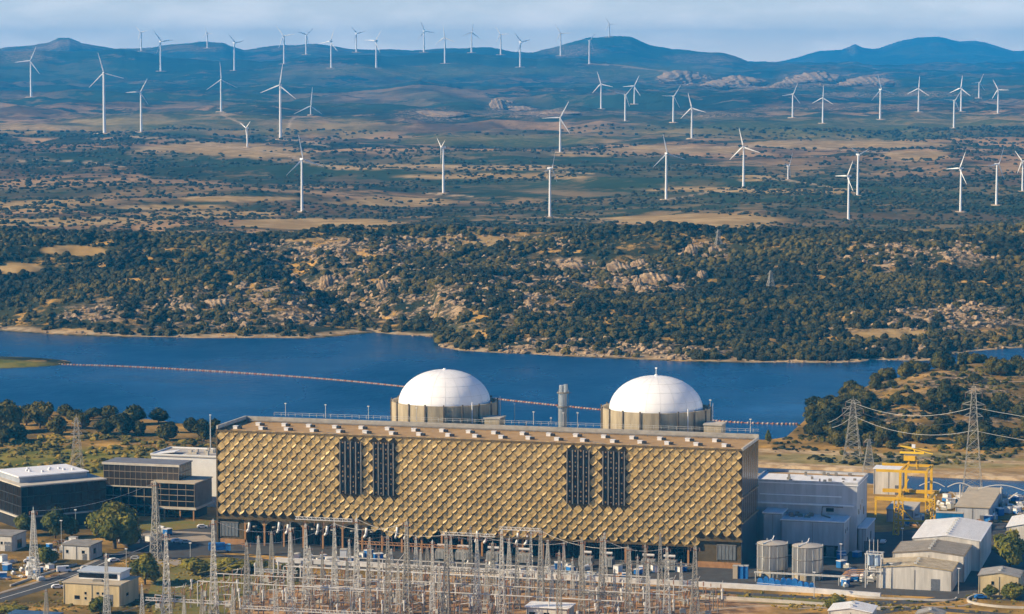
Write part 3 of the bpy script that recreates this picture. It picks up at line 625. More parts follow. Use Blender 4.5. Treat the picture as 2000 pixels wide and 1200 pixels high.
# lone trees by the plant
PL = [(224, 1072, 104, 88, 'BIG', 'largest bright green tree, dense and round, right of the dark glass block'),
      (47, 1046, 36, 42, 0, 'narrow green tree in front of the corner of the dark glass block'),
      (108, 1052, 52, 52, 1, 'loose bright green tree in front of the dark glass wall'),
      (140, 1050, 30, 44, 2, 'slim green tree between the loose tree and the largest round tree'),
      (92, 1108, 42, 40, 0, 'dark green tree beside the small white hut at left'),
      (283, 1142, 62, 52, 1, 'green tree behind the right end of the cream building'),
      (382, 1124, 60, 34, 0, 'wide low green tree on the lawn left of the switchyard'),
      (196, 1200, 46, 38, 2, 'green bush-like tree below the cream building facade'),
      (350, 1010, 40, 26, 1, 'round green shrub under the raised office block'),
      (1972, 1112, 62, 66, 1, 'bright green tree right of the long gabled warehouses'),
      (1955, 1066, 30, 24, 0, 'small tree behind the gabled warehouses at the right edge'),
      (1978, 1170, 48, 34, 2, 'yellow-green tree in front of the beige hut'),
      (1632, 1196, 40, 34, 0, 'green tree left of the white gabled roof at the bottom edge'),
      (1500, 868, 12, 24, 1, 'thin young tree at the tip of the sandy shore right of the main building'),
      (560, 1128, 60, 30, 2, 'low wide green tree at the left end of the switchyard'),
      (455, 1120, 70, 26, 1, 'low green hedge-like tree on the lawn behind the lattice masts'),
      (20, 1200, 70, 20, 2, 'green tree in the bottom left corner'),
      (505, 1115, 44, 22, 0, 'small green tree beside the road left of the switchyard'),
      (1935, 1168, 30, 22, 1, 'small yellow-green shrub at the left corner of the beige hut')]
for px_, row, wp, hp, kd, lab in PL:
    p = atz(px_, row); k = p[1] / F; pr = BIGT if kd == 'BIG' else BRTS[kd]
    put_tree('garden_tree', pr, p[0], p[1], 0, wp * k, lab, 'trees around the plant buildings', hs=hp / wp / .95)
# loose shrubs as ground cover
def shrubs(L_, n, y0, y1, m, label, smin, smax):
    x, y = scatter(n, y0, y1, .2); z = height(x, y); px, py = proj(x, y, z); k = (rng.random(len(x)) < ellp(px, py, L_) * (.5 + fbm(x, y, 25, 3, 210))) & (z > -.8)
    bush_mass('shrubs', np.stack([x, y, z - .1], -1)[k], (smin + (smax - smin) * rng.random(len(x)) ** 2)[k], 1, m, label, 'shrubs', .55, .4)
shrubs([(60, 900, 280, 34), (300, 900, 200, 34), (200, 880, 260, 30)], 16000, 1160, 1400, SHRUB, 'yellow-green shrubs covering the meadow behind the glass buildings', .5, 2.6)
shrubs([(60, 890, 280, 34), (300, 890, 200, 34)], 3000, 1160, 1400, OAK, 'dark bushes dotted through the meadow behind the glass buildings', .6, 2.2)
shrubs([(1760, 860, 260, 60), (1900, 800, 200, 80)], 16000, 1290, 1620, OAK, 'small dark bushes on the dry slope of the right-hand hill', .5, 2.4)
shrubs([(450, 1130, 110, 24), (560, 1135, 90, 14), (1550, 1165, 220, 8), (300, 1100, 70, 10), (60, 1190, 120, 16), (250, 1160, 160, 40), (80, 1060, 100, 14), (1930, 1180, 90, 20), (1700, 1185, 200, 10)], 26000, 900, 1080, SHRUB, 'low yellow-green plants along the verges and lawns of the plant', .25, 1.0)
shrubs([(-40, 722, 150, 6)], 3000, 1680, 1760, OAK, 'dark reeds along the near edge of the grassy spit', .6, 1.6)

# ================================================================== THE PLANT
def pl(s, t, z=0.0): return wld(s, t, z)
# ------------------------------------------------------------------ turbine hall
HB = 45.5; LB = 209.3; DB = 33.0; ZC = 10.5
hall = thing('turbine_hall', 'huge bronze-clad turbine hall with diamond-patterned facade in front of the two domes', 'building', pl(0, 0), YAW)
b = MB()
b.box(0.5, LB - .5, 1.0, DB, ZC, HB - 1.0)                      # upper body
b.box(0.5, 11.5, 1.0, DB, 0, ZC); b.box(LB - 17, LB - .5, 1.0, DB, 0, ZC); b.box(11.5, LB - 17, 9, DB, 0, ZC)
b.build('body', BRONZED, hall)
# side wall with horizontal bands
sw = MB(); x0 = LB - .5
sw.box(x0, x0 + .35, .3, DB, 27, HB); sw.box(x0, x0 + .25, .3, DB, 17.5, 26.6); sw.build('end_wall', GLASSB, hall)
sw = MB(); sw.box(x0, x0 + .22, .3, DB, 0, 17.0); sw.build('end_wall_base', mat('dark_blue_cladding', (.05, .055, .07), .5, .1, .3, 5), hall)
sw = MB(); sw.box(x0, x0 + .7, .3, DB, 26.55, 27.05); sw.box(x0, x0 + .7, .3, DB, 17.0, 17.5)
for k in range(1, 8): sw.box(x0, x0 + .45, k * 4.1, k * 4.1 + .12, 17.6, HB)
sw.build('end_wall_trim', mat('bronze_trim', (.36, .22, .10), .5, .2, .3, 2), hall)
lw = MB(); lw.box(-.1, .5, .3, DB, 0, HB); lw.build('end_wall', BRONZE, hall)
# diamonds
STR = [(665, 706), (730, 769), (1108, 1151), (1178, 1220)]
def s_of(px, z=30):
    lo, hi = -10, 230
    for _ in range(40):
        m = (lo + hi) / 2; q = wld(m, 0, z)
        if proj(*q)[0] < px: lo = m
        else: hi = m
    return lo
LV = [(s_of(a), s_of(c)) for a, c in STR]
WD = LB / 53.0; HD = 4.15; LZ0, LZ1 = 22.2, 42.6
def cladding(cuts):
    b = MB(); g = random.Random(5)
    nrow = int((HB - 5) / (HD / 2)) + 1
    for r in range(nrow):
        zc = HB - .6 - r * HD / 2
        for c in range(54):
            sc = (c + (.5 if r % 2 else 0)) * WD
            if sc < .8 or sc > LB - .8: continue
            zlo = ZC + .4 if sc < 64 or sc > LB - 17 else 5.6 + .4 * abs(sc - 80) / 5 if sc < 96 else 8.3
            if zc < zlo + 1.2: continue
            if any(a - .6 < sc < e + .6 and LZ0 - .8 < zc < LZ1 + .8 for a, e in cuts): continue
            hw = WD * .5 * .86; hh = HD * .5 * .93; out_ = 1.05 + g.uniform(-.35, .3); j = g.uniform(-.1, .1)
            x0_, x1_ = max(sc - hw, 0), min(sc + hw, LB); zt = min(zc + hh, HB); q = g.uniform(-.2, .2); dn = g.uniform(.74, .92)
            zf = lambda f_: max(zc - hh * f_, zlo - .2)
            xl = lambda f_: sc + (sc - x0_) * f_ if f_ < 0 else sc + (x1_ - sc) * f_
            e1, e2, e3 = (xl(-.60), .35 - out_ * .55, zf(.52 * dn / .85)), (sc + q, .5 - out_ * 1.05, zf(dn)), (xl(.60), .35 - out_ * .55, zf(.52 * dn / .85))
            i1, i2, i3 = (xl(-.40), .28, zf(.26)), (sc + q, .20, zf(.48)), (xl(.40), .28, zf(.26))
            Lp, Rp, T_ = (x0_, .35, zc), (x1_, .35, zc), (sc, .50, zt)
            b.add([T_, Lp, i1, i2, i3, Rp], [(0, 1, 2), (0, 2, 3), (0, 3, 4), (0, 4, 5)])
            b.add([Lp, e1, e2, e3, Rp, (sc, .8, zc - hh), (xl(-.6), .8, zc - hh * .5), (xl(.6), .8, zc - hh * .5)], [(0, 6, 1), (1, 6, 5, 2), (2, 5, 7, 3), (3, 7, 4)])
            b.cur = 1  # lighter bronze: the bright glint on the lips is put into the colour
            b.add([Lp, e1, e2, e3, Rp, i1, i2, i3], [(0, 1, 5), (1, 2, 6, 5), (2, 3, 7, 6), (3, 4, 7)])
    return b
cladding(LV).build('facade_cladding', [BRONZE, mat('bronze_lip_highlight', (.45, .31, .11), .42, .2, .3, 2.2, spec=.6), mat('stained_bronze', (.13, .085, .028), .6, .15, .45, 1.6), mat('pale_bronze', (.21, .14, .045), .5, .2, .3, 1.6)], hall)
for a, e in LV:
    f = MB(); f.box(a, e, .25, .9, LZ0, LZ1); lo = f.build('louvre_strip', DARK, hall)
    g = MB(); n = 4
    for k in range(n + 1):
        xx = a + (e - a) * k / n; g.box(xx - .16, xx + .16, -.75, .25, LZ0, LZ1)
    g.build('fin', GALVD, lo)
    g = MB(); q = random.Random(int(a))
    for k in range(n):
        xx = a + (e - a) * (k + .5) / n
        for zz in np.arange(LZ0 + .8, LZ1 - .4, 1.9):
            if q.random() < .75: zq = zz + q.uniform(-.5, .1); g.box(xx - .4, xx + .15, -.3, .2, zq, zq + q.uniform(.3, .8))
    g.build_each('bracket', MATS['bronze_trim'], lo)
# roof, parapets, vents
b = MB(); b.box(.2, LB - .2, .9, DB - .6, HB - 1.0, HB - .9); b.build('roof', ROOFT, hall)
b = MB(); b.box(0, 64, -.35, .95, ZC - .3, ZC + .5); b.box(96, LB - 17, -.35, .95, 7.6, 8.5); b.box(LB - 17, LB, -.35, .7, ZC - .3, ZC + .4); b.build('fascia', BRONZE, hall)
b = MB(); b.box(0, LB, -.1, .85, HB - .95, HB - .35); b.build('front_coping', BRONZE, hall)
b = MB(); b.box(0, LB, DB - .6, DB + .5, HB - 1, HB + 1.1); b.build('rear_parapet', mat('grey_parapet', (.40, .37, .32), .85, 0, .3, 3), hall)
b = MB(); b.box(LB - .6, LB + .1, -.1, DB - .6, HB - .9, HB + .15); b.box(-.1, .5, .85, DB - .6, HB - .9, HB + 1.3); b.build('end_parapet', CONCL, hall)
b = MB()
b.tube((0, DB - 2.4, HB - .4), (LB, DB - 2.4, HB - .4), .28, 6)
for k in range(42): b.box(k * 5 + 1, k * 5 + 1.3, DB - 2.6, DB - 2.1, HB - .9, HB - .4)
b.build('roof_pipe', GALVD, hall)
rail = MB()
for x_ in np.arange(12, LB, 3.0):
    rail.box(x_ - .05, x_ + .05, DB + .2, DB + .3, HB + 1.6, HB + 3.0)
for zz in (2.3, 3.0): rail.box(12, LB, DB + .22, DB + .28, HB + zz - .04, HB + zz + .04)
rail.build('roof_railing', GALV, hall)
vm = MB(); vm.box(-1.0, .7, -.9, .9, 0, 1.0); vm.box(-1.15, .8, -1.0, 1.0, 1.0, 1.2)
vd = MB(); vd.box(.7, 2.2, -.8, .8, .1, .95)
vme = vm.mesh('roof_vent'); vme.materials.append(WHITE); vde = vd.mesh('vent_outlet'); vde.materials.append(DARK)
for row, (t0, off) in enumerate(((9.5, 4.5), (21.5, 9.5))):
    for k in range(19):
        x_ = off + k * 10.9 + random.uniform(-.5, .5)
        if x_ > LB - 4: continue
        v = link('roof_vent', vme, None, hall, loc_=(x_, t0 + random.uniform(-.5, .5), HB - .9)); link('vent_outlet', vde, None, v)
b = MB()
for x_ in (43, 58, 150, 168): b.path([(x_, 8, HB - .7), (x_ + 5, 4.5, HB - .7), (x_ + 7, 2, HB - .7)], .15)
b.build('roof_cable', GALVD, hall)
ltm = MB(); ltm.cone((0, 0, 0), .14, .09, 5, 6); ltm.box(-.4, .4, -.3, .3, 5, 5.35); lte = ltm.mesh('roof_lamp'); lte.materials.append(GALV)
for x_ in (17, 34, 52, 72, 120, 132, 206): link('roof_lamp', lte, None, hall, loc_=(x_, DB - .1, HB + 1.6))
# ground floor
gr = MB(); xs = np.arange(11.5, LB - 17, 8.05)
for x_ in xs: gr.box(x_ - .35, x_ + .35, .9, 1.7, 0, ZC)
gr.build_each('column', COPPER, hall)
ar = MB(); gw = MB(); dk = MB(); du = MB()
for i, x_ in enumerate(xs[:-1]):
    x1_ = xs[i + 1]
    arch = (i < 9) or (11 <= i < 15)
    if arch:
        ar = MB()
        n = 8
        for k in range(n):
            a0 = x_ + .35 + (x1_ - x_ - .7) * k / n; a1 = x_ + .35 + (x1_ - x_ - .7) * (k + 1) / n
            f_ = lambda q: ZC - .5 - 2.6 * (abs(q - (x_ + x1_) / 2) / ((x1_ - x_) / 2)) ** 2
            ar.add([(a0, 1.0, f_(a0)), (a1, 1.0, f_(a1)), (a1, 1.0, ZC), (a0, 1.0, ZC), (a0, 1.6, f_(a0)), (a1, 1.6, f_(a1))], [(0, 1, 2, 3), (0, 4, 5, 1)])
        ar.build('arch', mat('bronze_arch', (.42, .30, .15), .7, 0, .2, 2), hall)
        c = (x_ + x1_) / 2
        du = MB()
        if i % 2 == 0: du.path([(c - 2, .6, ZC - 1.5), (c - 2.2, .4, ZC - 4), (c - 3.2, 1.0, ZC - 5.2)], .55, 8)
        else: du.path([(c + 2.4, .5, ZC - .5), (c + 2.2, .2, ZC - 3.4), (c + 1.4, .9, ZC - 5)], .5, 8)
        gw.cone((c, 1.2, ZC - 3.2), 1.0, .8, .5, 10); du.build('duct', WHITE, hall, smooth=True)
    dk.box(x_ + .4, x1_ - .4, 8.9, 9.0, 0, 7)
    for q in (.33, .66): gw.box(x_ + (x1_ - x_) * q - .07, x_ + (x1_ - x_) * q + .07, 6, 6.14, 0, 8)
    gw.box(x_ + .35, x1_ - .35, 6, 6.12, 5.6, 5.8)
gw.build('mullion', GALVD, hall); dk.build('dark_bay', GLASSD, hall)
for s0, s1, z0, z1 in ((1.6, 8.6, 3.2, 8.6), (LB - 9.5, LB - 2.6, 3.2, 8.6)):
    wb = MB(); wb.box(s0, s1, .75, .98, z0, z1); wo = wb.build('window', mat('curtained_glass', (.20, .22, .23), .3, 0, .5, .8, streak=(4, 1, .3)), hall)
    f = MB(); f.box(s0 - .3, s1 + .3, .6, .74, z1, z1 + .4); f.box(s0 - .3, s0, .6, .98, z0 - .3, z1)
    for k in range(1, 5): f.box(s0 + (s1 - s0) * k / 5 - .06, s0 + (s1 - s0) * k / 5 + .06, .62, .75, z0, z1)
    f.build('frame', GALVD, wo)
b = MB(); b.box(0, 11.5, .7, .99, 0, 2.2); b.box(LB - 17, LB - .5, .7, .99, 0, 2.2); b.build_each('plinth', COPPER, hall)

# ------------------------------------------------------------------ containment buildings
def containment(s, t, label, rod):
    c = thing('containment_building', label, 'reactor building', pl(s, t), YAW, 'reactor buildings')
    RW, ZR = 22.0, 50.3
    b = MB(); b.lathe([(RW, 0), (RW, ZR), (RW - 1.0, ZR), (RW - 1.0, ZR - 4)], 96); b.build('cylinder_wall', CONC, c, smooth=False)
    b = MB(); b.lathe([(RW - .95, ZR - 2.2), (18.2, ZR - 2.2)], 64); b.build('ledge', CONCL, c)
    prof = []; a_, h_ = 18.9, 13.6
    for k in range(25):
        q = math.pi / 2 * k / 24; prof.append((a_ * math.cos(q) ** .94 if k < 24 else .01, ZR - 1.0 + h_ * math.sin(q) ** 1.03))
    b = MB(); b.lathe([(a_, ZR - 3)] + prof, 72); d = b.build('dome', DOMEW, c, smooth=True)
    b = MB()
    for k in range(20):
        q = 2 * math.pi * k / 20
        b.path([((r_ + .03) * math.cos(q), (r_ + .03) * math.sin(q), z_ + .03) for r_, z_ in prof[:-1:2]], .035, 3)
    for kk in (5, 10, 15): r_, z_ = prof[kk]; b.path([((r_ + .03) * math.cos(2 * math.pi * i / 48), (r_ + .03) * math.sin(2 * math.pi * i / 48), z_ + .02) for i in range(49)], .05, 3)
    b.build('seam', mat('dome_seam', (.55, .55, .55), .6), d)
    b = MB(); b.cone((0, 0, ZR - 1 + h_ - .1), .8, .5, .7, 10)
    if rod: b.cone((0, 0, ZR - 1 + h_ + .5), .12, .08, 2.6, 6); b.box(-.35, .35, -.35, .35, ZR + h_ + 1.8, ZR + h_ + 2.4)
    b.build('dome_cap', WHITE, d)
    b = MB()
    for k in range(18):
        q = 2 * math.pi * (k + .3) / 18
        for r_, ww in ((RW, .28),):
            cx, cy_ = math.cos(q), math.sin(q); tx, ty = -cy_, cx
            b.add([(cx * r0 + tx * w1, cy_ * r0 + ty * w1, z_) for z_ in (0, ZR + .6) for r0, w1 in ((RW - .1, -ww), (RW + .45, -ww), (RW + .45, ww), (RW - .1, ww))],
                  [(0, 1, 5, 4), (1, 2, 6, 5), (2, 3, 7, 6), (4, 5, 6, 7)])
    b.build('pilaster', mat('dark_joint', (.16, .13, .10), .8, 0, .3, 2), c)
    b = MB()
    for k in (8, 11):
        q = 2 * math.pi * (k + .3) / 18 + R(150); b.tube((cx * 0 + math.cos(q) * (RW + .9), math.sin(q) * (RW + .9), 30), (math.cos(q) * (RW + .9), math.sin(q) * (RW + .9), ZR + 1.5), .22, 5)
    b.build_each('ladder', WHITE, c)
    return c
containment(70.7, 75.8, 'left white-domed reactor building with a plain dome top', False)
containment(159.3, 77.0, 'right white-domed reactor building with a short rod on top of the dome', True)
for s, t, wd, zt, lab in ((90.5, 62, 7.5, 45, 'small concrete annex with pale roof against the right side of the left reactor building'), (182, 62, 7, 45.5, 'small concrete annex at the right foot of the right reactor building')):
    a = thing('stair_tower', lab, 'annex', pl(s, t), YAW, 'reactor annexes')
    b = MB(); b.box(0, wd, 0, 9, 0, zt); b.build('wall', CONC, a); b = MB(); b.box(-.3, wd + .3, -.3, 9.3, zt, zt + .5); b.build('roof', CONCL, a)
# vent stack
vsk = thing('vent_stack', 'twin steel vent stack with walkway rings standing between the two domes', 'chimney', pl(118.9, 85), YAW)
zt = zat(pl(118.9, 85), 752)
b = MB(); b.cone((-.35, 0, 0), 1.95, 1.75, zt - 3, 20); b.build('flue', mat('stack_steel', (.36, .41, .46), .4, .4, .25, 3, streak=(1, 1, .2)), vsk, smooth=False)
b = MB(); b.cone((-.9, 0, zt - 3.2), 1.0, 1.0, 3.1, 14); b.cone((.85, 0, zt - 3.2), .9, .9, 3.5, 14); b.build('flue_tip', MATS['stack_steel'], vsk)
b = MB()
for zz in (zt - 3.4, zt - 9.2, zt - 18.6): b.cone((-.2, 0, zz), 2.6, 2.6, .5, 18); b.tube((2.1, 0, zz), (3.2, 0, zz + .2), .12)
for q in (-2.2, 2.3): b.tube((q, -.4, 10), (q * .95, -.4, zt - 2), .13)
b.build('walkway_ring', GALVD, vsk)
# thin masts on the hall's lake side
def mast(px_, yt, yb, Y_, lab, kind='lattice_mast', r=.12):
    d_ = ray(px_, yb); p = np.array([0, 0, HC]) + d_ * (Y_ / d_[1]); ztop = zat(p, yt)
    m = thing(kind, lab, 'mast', (p[0], p[1], 0)); b = MB(); b.cone((0, 0, 0), r * 2.2, r, ztop, 5); b.build('pole', GALV, m)
    b = MB(); b.box(-.4, .4, -.3, .3, ztop, ztop + .5); b.build('lamp_head', WHITE, m); return m
mast(411, 812, 860, 1200, 'lamp mast with a white head among the shore oaks left of the turbine hall', 'lamp_mast', .2)
mast(1005, 790, 836, 1140, 'thin mast behind the hall roof, first right of the left dome')
mast(1027, 826, 836, 1130, 'short mast with a round white head behind the hall roof', 'lamp_mast', .3)
mast(1052, 828, 838, 1130, 'small mast midway between the left dome and the vent stack')
mast(1076, 818, 838, 1130, 'thin mast just left of the vent stack')
mast(1128, 808, 840, 1130, 'thin mast just right of the vent stack')
mast(1387, 783, 800, 1140, 'thin rod beside the right dome wall')

# ------------------------------------------------------------------ roads and yards
def strip(name, pts, wid, m, z, zs=None, kind='structure', thick=.0, label=None, cat=None):
    P_ = [np.array(p, float) for p in pts]; L_, R_ = [], []
    for i, p in enumerate(P_):
        d_ = P_[min(i + 1, len(P_) - 1)] - P_[max(i - 1, 0)]; d_ = d_[:2] / np.linalg.norm(d_[:2]); n_ = np.array([-d_[1], d_[0]])
        L_.append(p[:2] + n_ * wid / 2); R_.append(p[:2] - n_ * wid / 2)
    b = MB(); vs_ = []
    for l, r in zip(L_, R_): vs_ += [(l[0], l[1], z), (r[0], r[1], z)]
    fs = [(2 * i + 1, 2 * i + 3, 2 * i + 2, 2 * i) for i in range(len(P_) - 1)]
    if thick:
        n = len(vs_); vs_ += [(q[0], q[1], z - thick) for q in vs_]
        for i in range(len(P_) - 1): fs += [(2 * i, 2 * i + 2, n + 2 * i + 2, n + 2 * i), (2 * i + 3, 2 * i + 1, n + 2 * i + 1, n + 2 * i + 3)]
        fs += [(0, n, n + 1, 1), (2 * len(P_) - 1, n + 2 * len(P_) - 1, n + 2 * len(P_) - 2, 2 * len(P_) - 2)]
    b.add(vs_, fs); return b.build(name, m, kind=kind, label=label, cat=cat)
def smooth(pts, n=6):
    P_ = [np.array(p, float) for p in pts]; o = []
    for i in range(len(P_) - 1):
        p0, p1, p2, p3 = P_[max(i - 1, 0)], P_[i], P_[i + 1], P_[min(i + 2, len(P_) - 1)]
        for k in range(n):
            t = k / n; o.append(.5 * ((2 * p1) + (-p0 + p2) * t + (2 * p0 - 5 * p1 + 4 * p2 - p3) * t * t + (-p0 + 3 * p1 - 3 * p2 + p3) * t ** 3))
    return o + [P_[-1]]
G = lambda *pts: [atz(*p) for p in pts]
def yard(name, pts, m, z, kind='structure'):
    b = MB(); P_ = [atz(*p) for p in pts]; b.add([(p[0], p[1], z) for p in P_], [tuple(range(len(P_)))]); return b.build(name, m, kind=kind)
yard('plant_yard', [(235, 1062), (330, 1016), (420, 1022), (1000, 1085), (1455, 1095), (1500, 1035), (1720, 1040), (1960, 1020), (2060, 1060), (2100, 1180), (1690, 1160), (1450, 1140), (1290, 1133), (700, 1098), (420, 1078), (330, 1100)], ASPH, .02)
strip('road', smooth(G((-90, 1198), (0, 1170), (90, 1143), (160, 1118), (225, 1090), (300, 1070), (420, 1076))), 9, ASPH, .05)
strip('road', smooth(G((300, 1083), (420, 1084), (560, 1100), (700, 1110), (950, 1128), (1200, 1144), (1450, 1160), (1640, 1170))), 5, ASPH, .05)
strip('road', smooth(G((1560, 1180), (1700, 1178), (1830, 1172), (1890, 1150), (1940, 1110), (1960, 1080))), 7, ASPH, .06)
strip('road', smooth(G((1640, 1215), (1760, 1190), (1900, 1196), (2060, 1212))), 6, ASPH, .05)
strip('pavement', smooth(G((240, 1050), (330, 1040), (420, 1043))), 4, PAVE, .06)
strip('pavement', smooth(G((-90, 1186), (0, 1159), (90, 1132), (160, 1107), (215, 1084))), 2, PAVE, .14, thick=.14)
strip('pavement', smooth(G((1540, 1190), (1700, 1186), (1880, 1184), (1905, 1160))), 1.6, PAVE, .14, thick=.14)
strip('track', smooth(G((420, 1110), (700, 1130), (1000, 1150), (1300, 1168), (1560, 1178))), 3.2, SAND, .05)
strip('track', smooth(G((1300, 1215), (1420, 1188), (1560, 1184), (1640, 1190))), 3.0, SAND, .05)
strip('road_marking', smooth(G((-60, 1189), (0, 1170), (90, 1143), (160, 1118), (225, 1090))), .35, MARK, .075)
for (pts) in (((250, 1098), (330, 1092), (400, 1100), (330, 1108)), ((300, 1054), (400, 1046), (420, 1056), (330, 1062))): yard('pavement', pts, PAVE, .08)
yard('lawn', [(300, 1122), (420, 1098), (560, 1108), (590, 1140), (470, 1166), (440, 1200), (300, 1200), (290, 1160)], LAWN, .03)
yard('lawn', [(240, 1022), (330, 1014), (420, 1018), (400, 1030), (300, 1040)], LAWN, .04)
yard('lawn', [(1440, 1160), (1640, 1172), (1700, 1182), (1600, 1186), (1440, 1176)], LAWN, .035)
def wall(lab, pts, wid, hgt, m, name='low_wall', cat='wall', grp=None):
    o = strip(name, pts, wid, m, hgt, kind=None, thick=hgt, label=lab, cat=cat)
    if 'kind' in o: del o['kind']
    if grp: o['group'] = grp
wall('long white perimeter wall between the turbine hall and the switchyard', G((540, 1098), (700, 1106), (950, 1122), (1200, 1137), (1450, 1150), (1600, 1159), (1720, 1168)), 1.4, 1.7, mat('white_wall', (.66, .65, .64), .7, 0, .25, 4))
wall('low pale kerb wall curving round the yard below the gabled warehouses', smooth(G((1640, 1158), (1668, 1166), (1740, 1171), (1850, 1175), (1868, 1170))), .5, .7, CONCL)
wall('curved pale wall around the planting of the beige hut', smooth(G((1905, 1165), (1890, 1172), (1900, 1180), (1950, 1187), (2010, 1190))), .6, .8, CONCL)
wall('low white wall along the lawn at the left end of the switchyard', G((405, 1109), (470, 1112), (560, 1119)), .6, 1.2, WHITE)
wall('straight concrete wall between the verge and the gravel, right of the switchyard', G((1370, 1168), (1500, 1176), (1640, 1186), (1720, 1192)), .8, 1.1, CONCL)
wall('pale kerb wall on the upper side of the left access road', smooth(G((20, 1146), (90, 1122), (150, 1104))), .5, .7, CONCL)

# ------------------------------------------------------------------ box-shaped buildings
def block(name, label, s0, s1, t0, t1, z0, h, wm, rm, yaw=YAW, org=None, gable=0, over=.35, group=None, win=None, parapet=.0, parent_extra=None):
    o = thing(name, label, 'building', pl(s0, t0) if org is None else org, yaw, group); W, D = s1 - s0, t1 - t0
    b = MB()
    if gable: b.add([(0, 0, 0), (W, 0, 0), (W, D, 0), (0, D, 0), (0, 0, h), (W, 0, h), (W, D, h), (0, D, h), (W / 2, 0, h + gable), (W / 2, D, h + gable)],
                    [(0, 1, 5, 8, 4), (2, 3, 7, 9, 6), (1, 2, 6, 5), (3, 0, 4, 7)])
    else: b.box(0, W, 0, D, 0, h)
    b.build('wall', wm, o)
    b = MB()
    if gable:
        e = over; k = gable / (W / 2)
        for (xa, za, xb, zb) in ((-e, h - k * e, W / 2, h + gable), (W + e, h - k * e, W / 2, h + gable)):
            b.add([(xa, -e, za + .05), (xb, -e, zb + .05), (xb, D + e, zb + .05), (xa, D + e, za + .05), (xa, -e, za + .3), (xb, -e, zb + .3), (xb, D + e, zb + .3), (xa, D + e, za + .3)],
                  [(0, 3, 2, 1), (4, 5, 6, 7), (0, 1, 5, 4), (1, 2, 6, 5), (2, 3, 7, 6), (3, 0, 4, 7)])
    else: b.box(-over, W + over, -over, D + over, h, h + .4)
    b.build('roof', rm, o)
    if parapet:
        b = MB(); p = parapet; z = h + .4
        b.box(-over, W + over, -over, -over + .4, z, z + p); b.box(-over, W + over, D + over - .4, D + over, z, z + p)
        b.box(-over, -over + .4, -over + .4, D + over - .4, z, z + p); b.box(W + over - .4, W + over, -over + .4, D + over - .4, z, z + p); b.build('parapet', wm, o)
    if h < 16:
        f = MB(); x_ = W * .72; dw = 1.1 if h < 6 else 2.0; f.box(x_, x_ + dw * 1.6, -.08, 0, .02, min(2.4 if h < 6 else 4.2, h * .6)); dr = f.build('door', mat('door_paint', (.16, .17, .19), .6, .1, .3, 1), o)
        f = MB(); f.box(x_ + .1, x_ + .25, -.14, -.08, 1.0, 1.2); f.build('handle', GALV, dr)
        f = MB()
        for x_ in (.25, W * .5, W - .4): f.box(x_, x_ + .13, -.16, -.02, .1, h - .1)
        f.box(0, W, -.2, -.02, h - .25, h - .1) if not gable else None; f.build('downpipe', GALVD, o)
    if gable:
        f = MB()
        for y_ in np.arange(2.5, D - 1, 5.0): f.box(W * .5 - .5, W * .5 + .5, y_, y_ + 1.1, h + gable + .2, h + gable + .85)
        f.build_each('ridge_vent', GALV, o)
        f = MB(); kk_ = gable / (W / 2)
        for y_ in np.arange(1.0, D, 1.6):
            for (xa, xb) in ((.2, W / 2 - .6), (W - .2, W / 2 + .6)):
                za, zb_ = h + kk_ * min(xa, W - xa) + .34, h + kk_ * min(xb, W - xb) + .34; f.tube((xa, y_, za), (xb, y_, zb_), .05, 3)
        f.build('roof_rib', WALLG, o)
    for (face, a, c, zz0, zz1) in (win or []):
        f = MB(); g = MB()
        if face == 'f': f.box(a, c, -.06, .0, zz0, zz1); g.box(a - .15, c + .15, -.12, -.0, zz0 - .2, zz0)
        else: f.box(W, W + .06, a, c, zz0, zz1); g.box(W, W + .12, a - .15, c + .15, zz0 - .2, zz0)
        q = f.build('window', GLASSD, o); g.build('sill', CONCL, q)
    return o, W, D
# long white hall to the right, standing in the shadow of the turbine hall
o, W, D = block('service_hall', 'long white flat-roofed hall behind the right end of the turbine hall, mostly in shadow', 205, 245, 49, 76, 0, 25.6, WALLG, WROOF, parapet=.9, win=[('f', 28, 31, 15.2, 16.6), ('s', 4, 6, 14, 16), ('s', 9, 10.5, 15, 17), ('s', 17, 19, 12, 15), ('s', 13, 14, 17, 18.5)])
b = MB(); b.box(0, W - 1, -1.2, -.05, 17.6, 18.2); b.box(2, W - 6, -.5, -.05, 21, 21.4); b.build('canopy', WROOF, o)
b = MB(); rr = random.Random(3)
for k in range(16): x_ = rr.uniform(2, W - 2); y_ = rr.uniform(2, D - 3); b.box(x_, x_ + rr.uniform(.5, 1.4), y_, y_ + 1, 26.0, 26.0 + rr.uniform(.4, 1.5))
b.build_each('roof_unit', GALVD, o)
b = MB(); b.box(1, W - 1, D - 5, D - .8, 26.02, 26.06); b.build('roof_edge_strip', ROOFT, o)
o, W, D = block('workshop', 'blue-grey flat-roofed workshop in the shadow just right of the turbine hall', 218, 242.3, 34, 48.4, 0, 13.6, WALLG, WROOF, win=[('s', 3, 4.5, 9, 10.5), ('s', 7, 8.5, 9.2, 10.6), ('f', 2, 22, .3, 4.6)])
b = MB(); rr = random.Random(4)
for k in range(14): x_ = rr.uniform(1, 10); y_ = rr.uniform(5, 12); b.box(x_, x_ + rr.uniform(.6, 1.8), y_, y_ + 1.2, 14.0, 14 + rr.uniform(.5, 1.6))
b.build_each('roof_unit', GALVD, o)
b = MB(); b.path([(18, 6, 14.4), (14, 10, 14.6), (14, 12.5, 17.5), (22, 12.5, 17.5)], .3, 6); b.build('roof_pipe', GALVD, o)
block('annex_building', 'tall grey annex between the end wall of the turbine hall and the workshop', 210.5, 217.8, 37, 48.6, 0, 15.5, WALLG, WROOF)
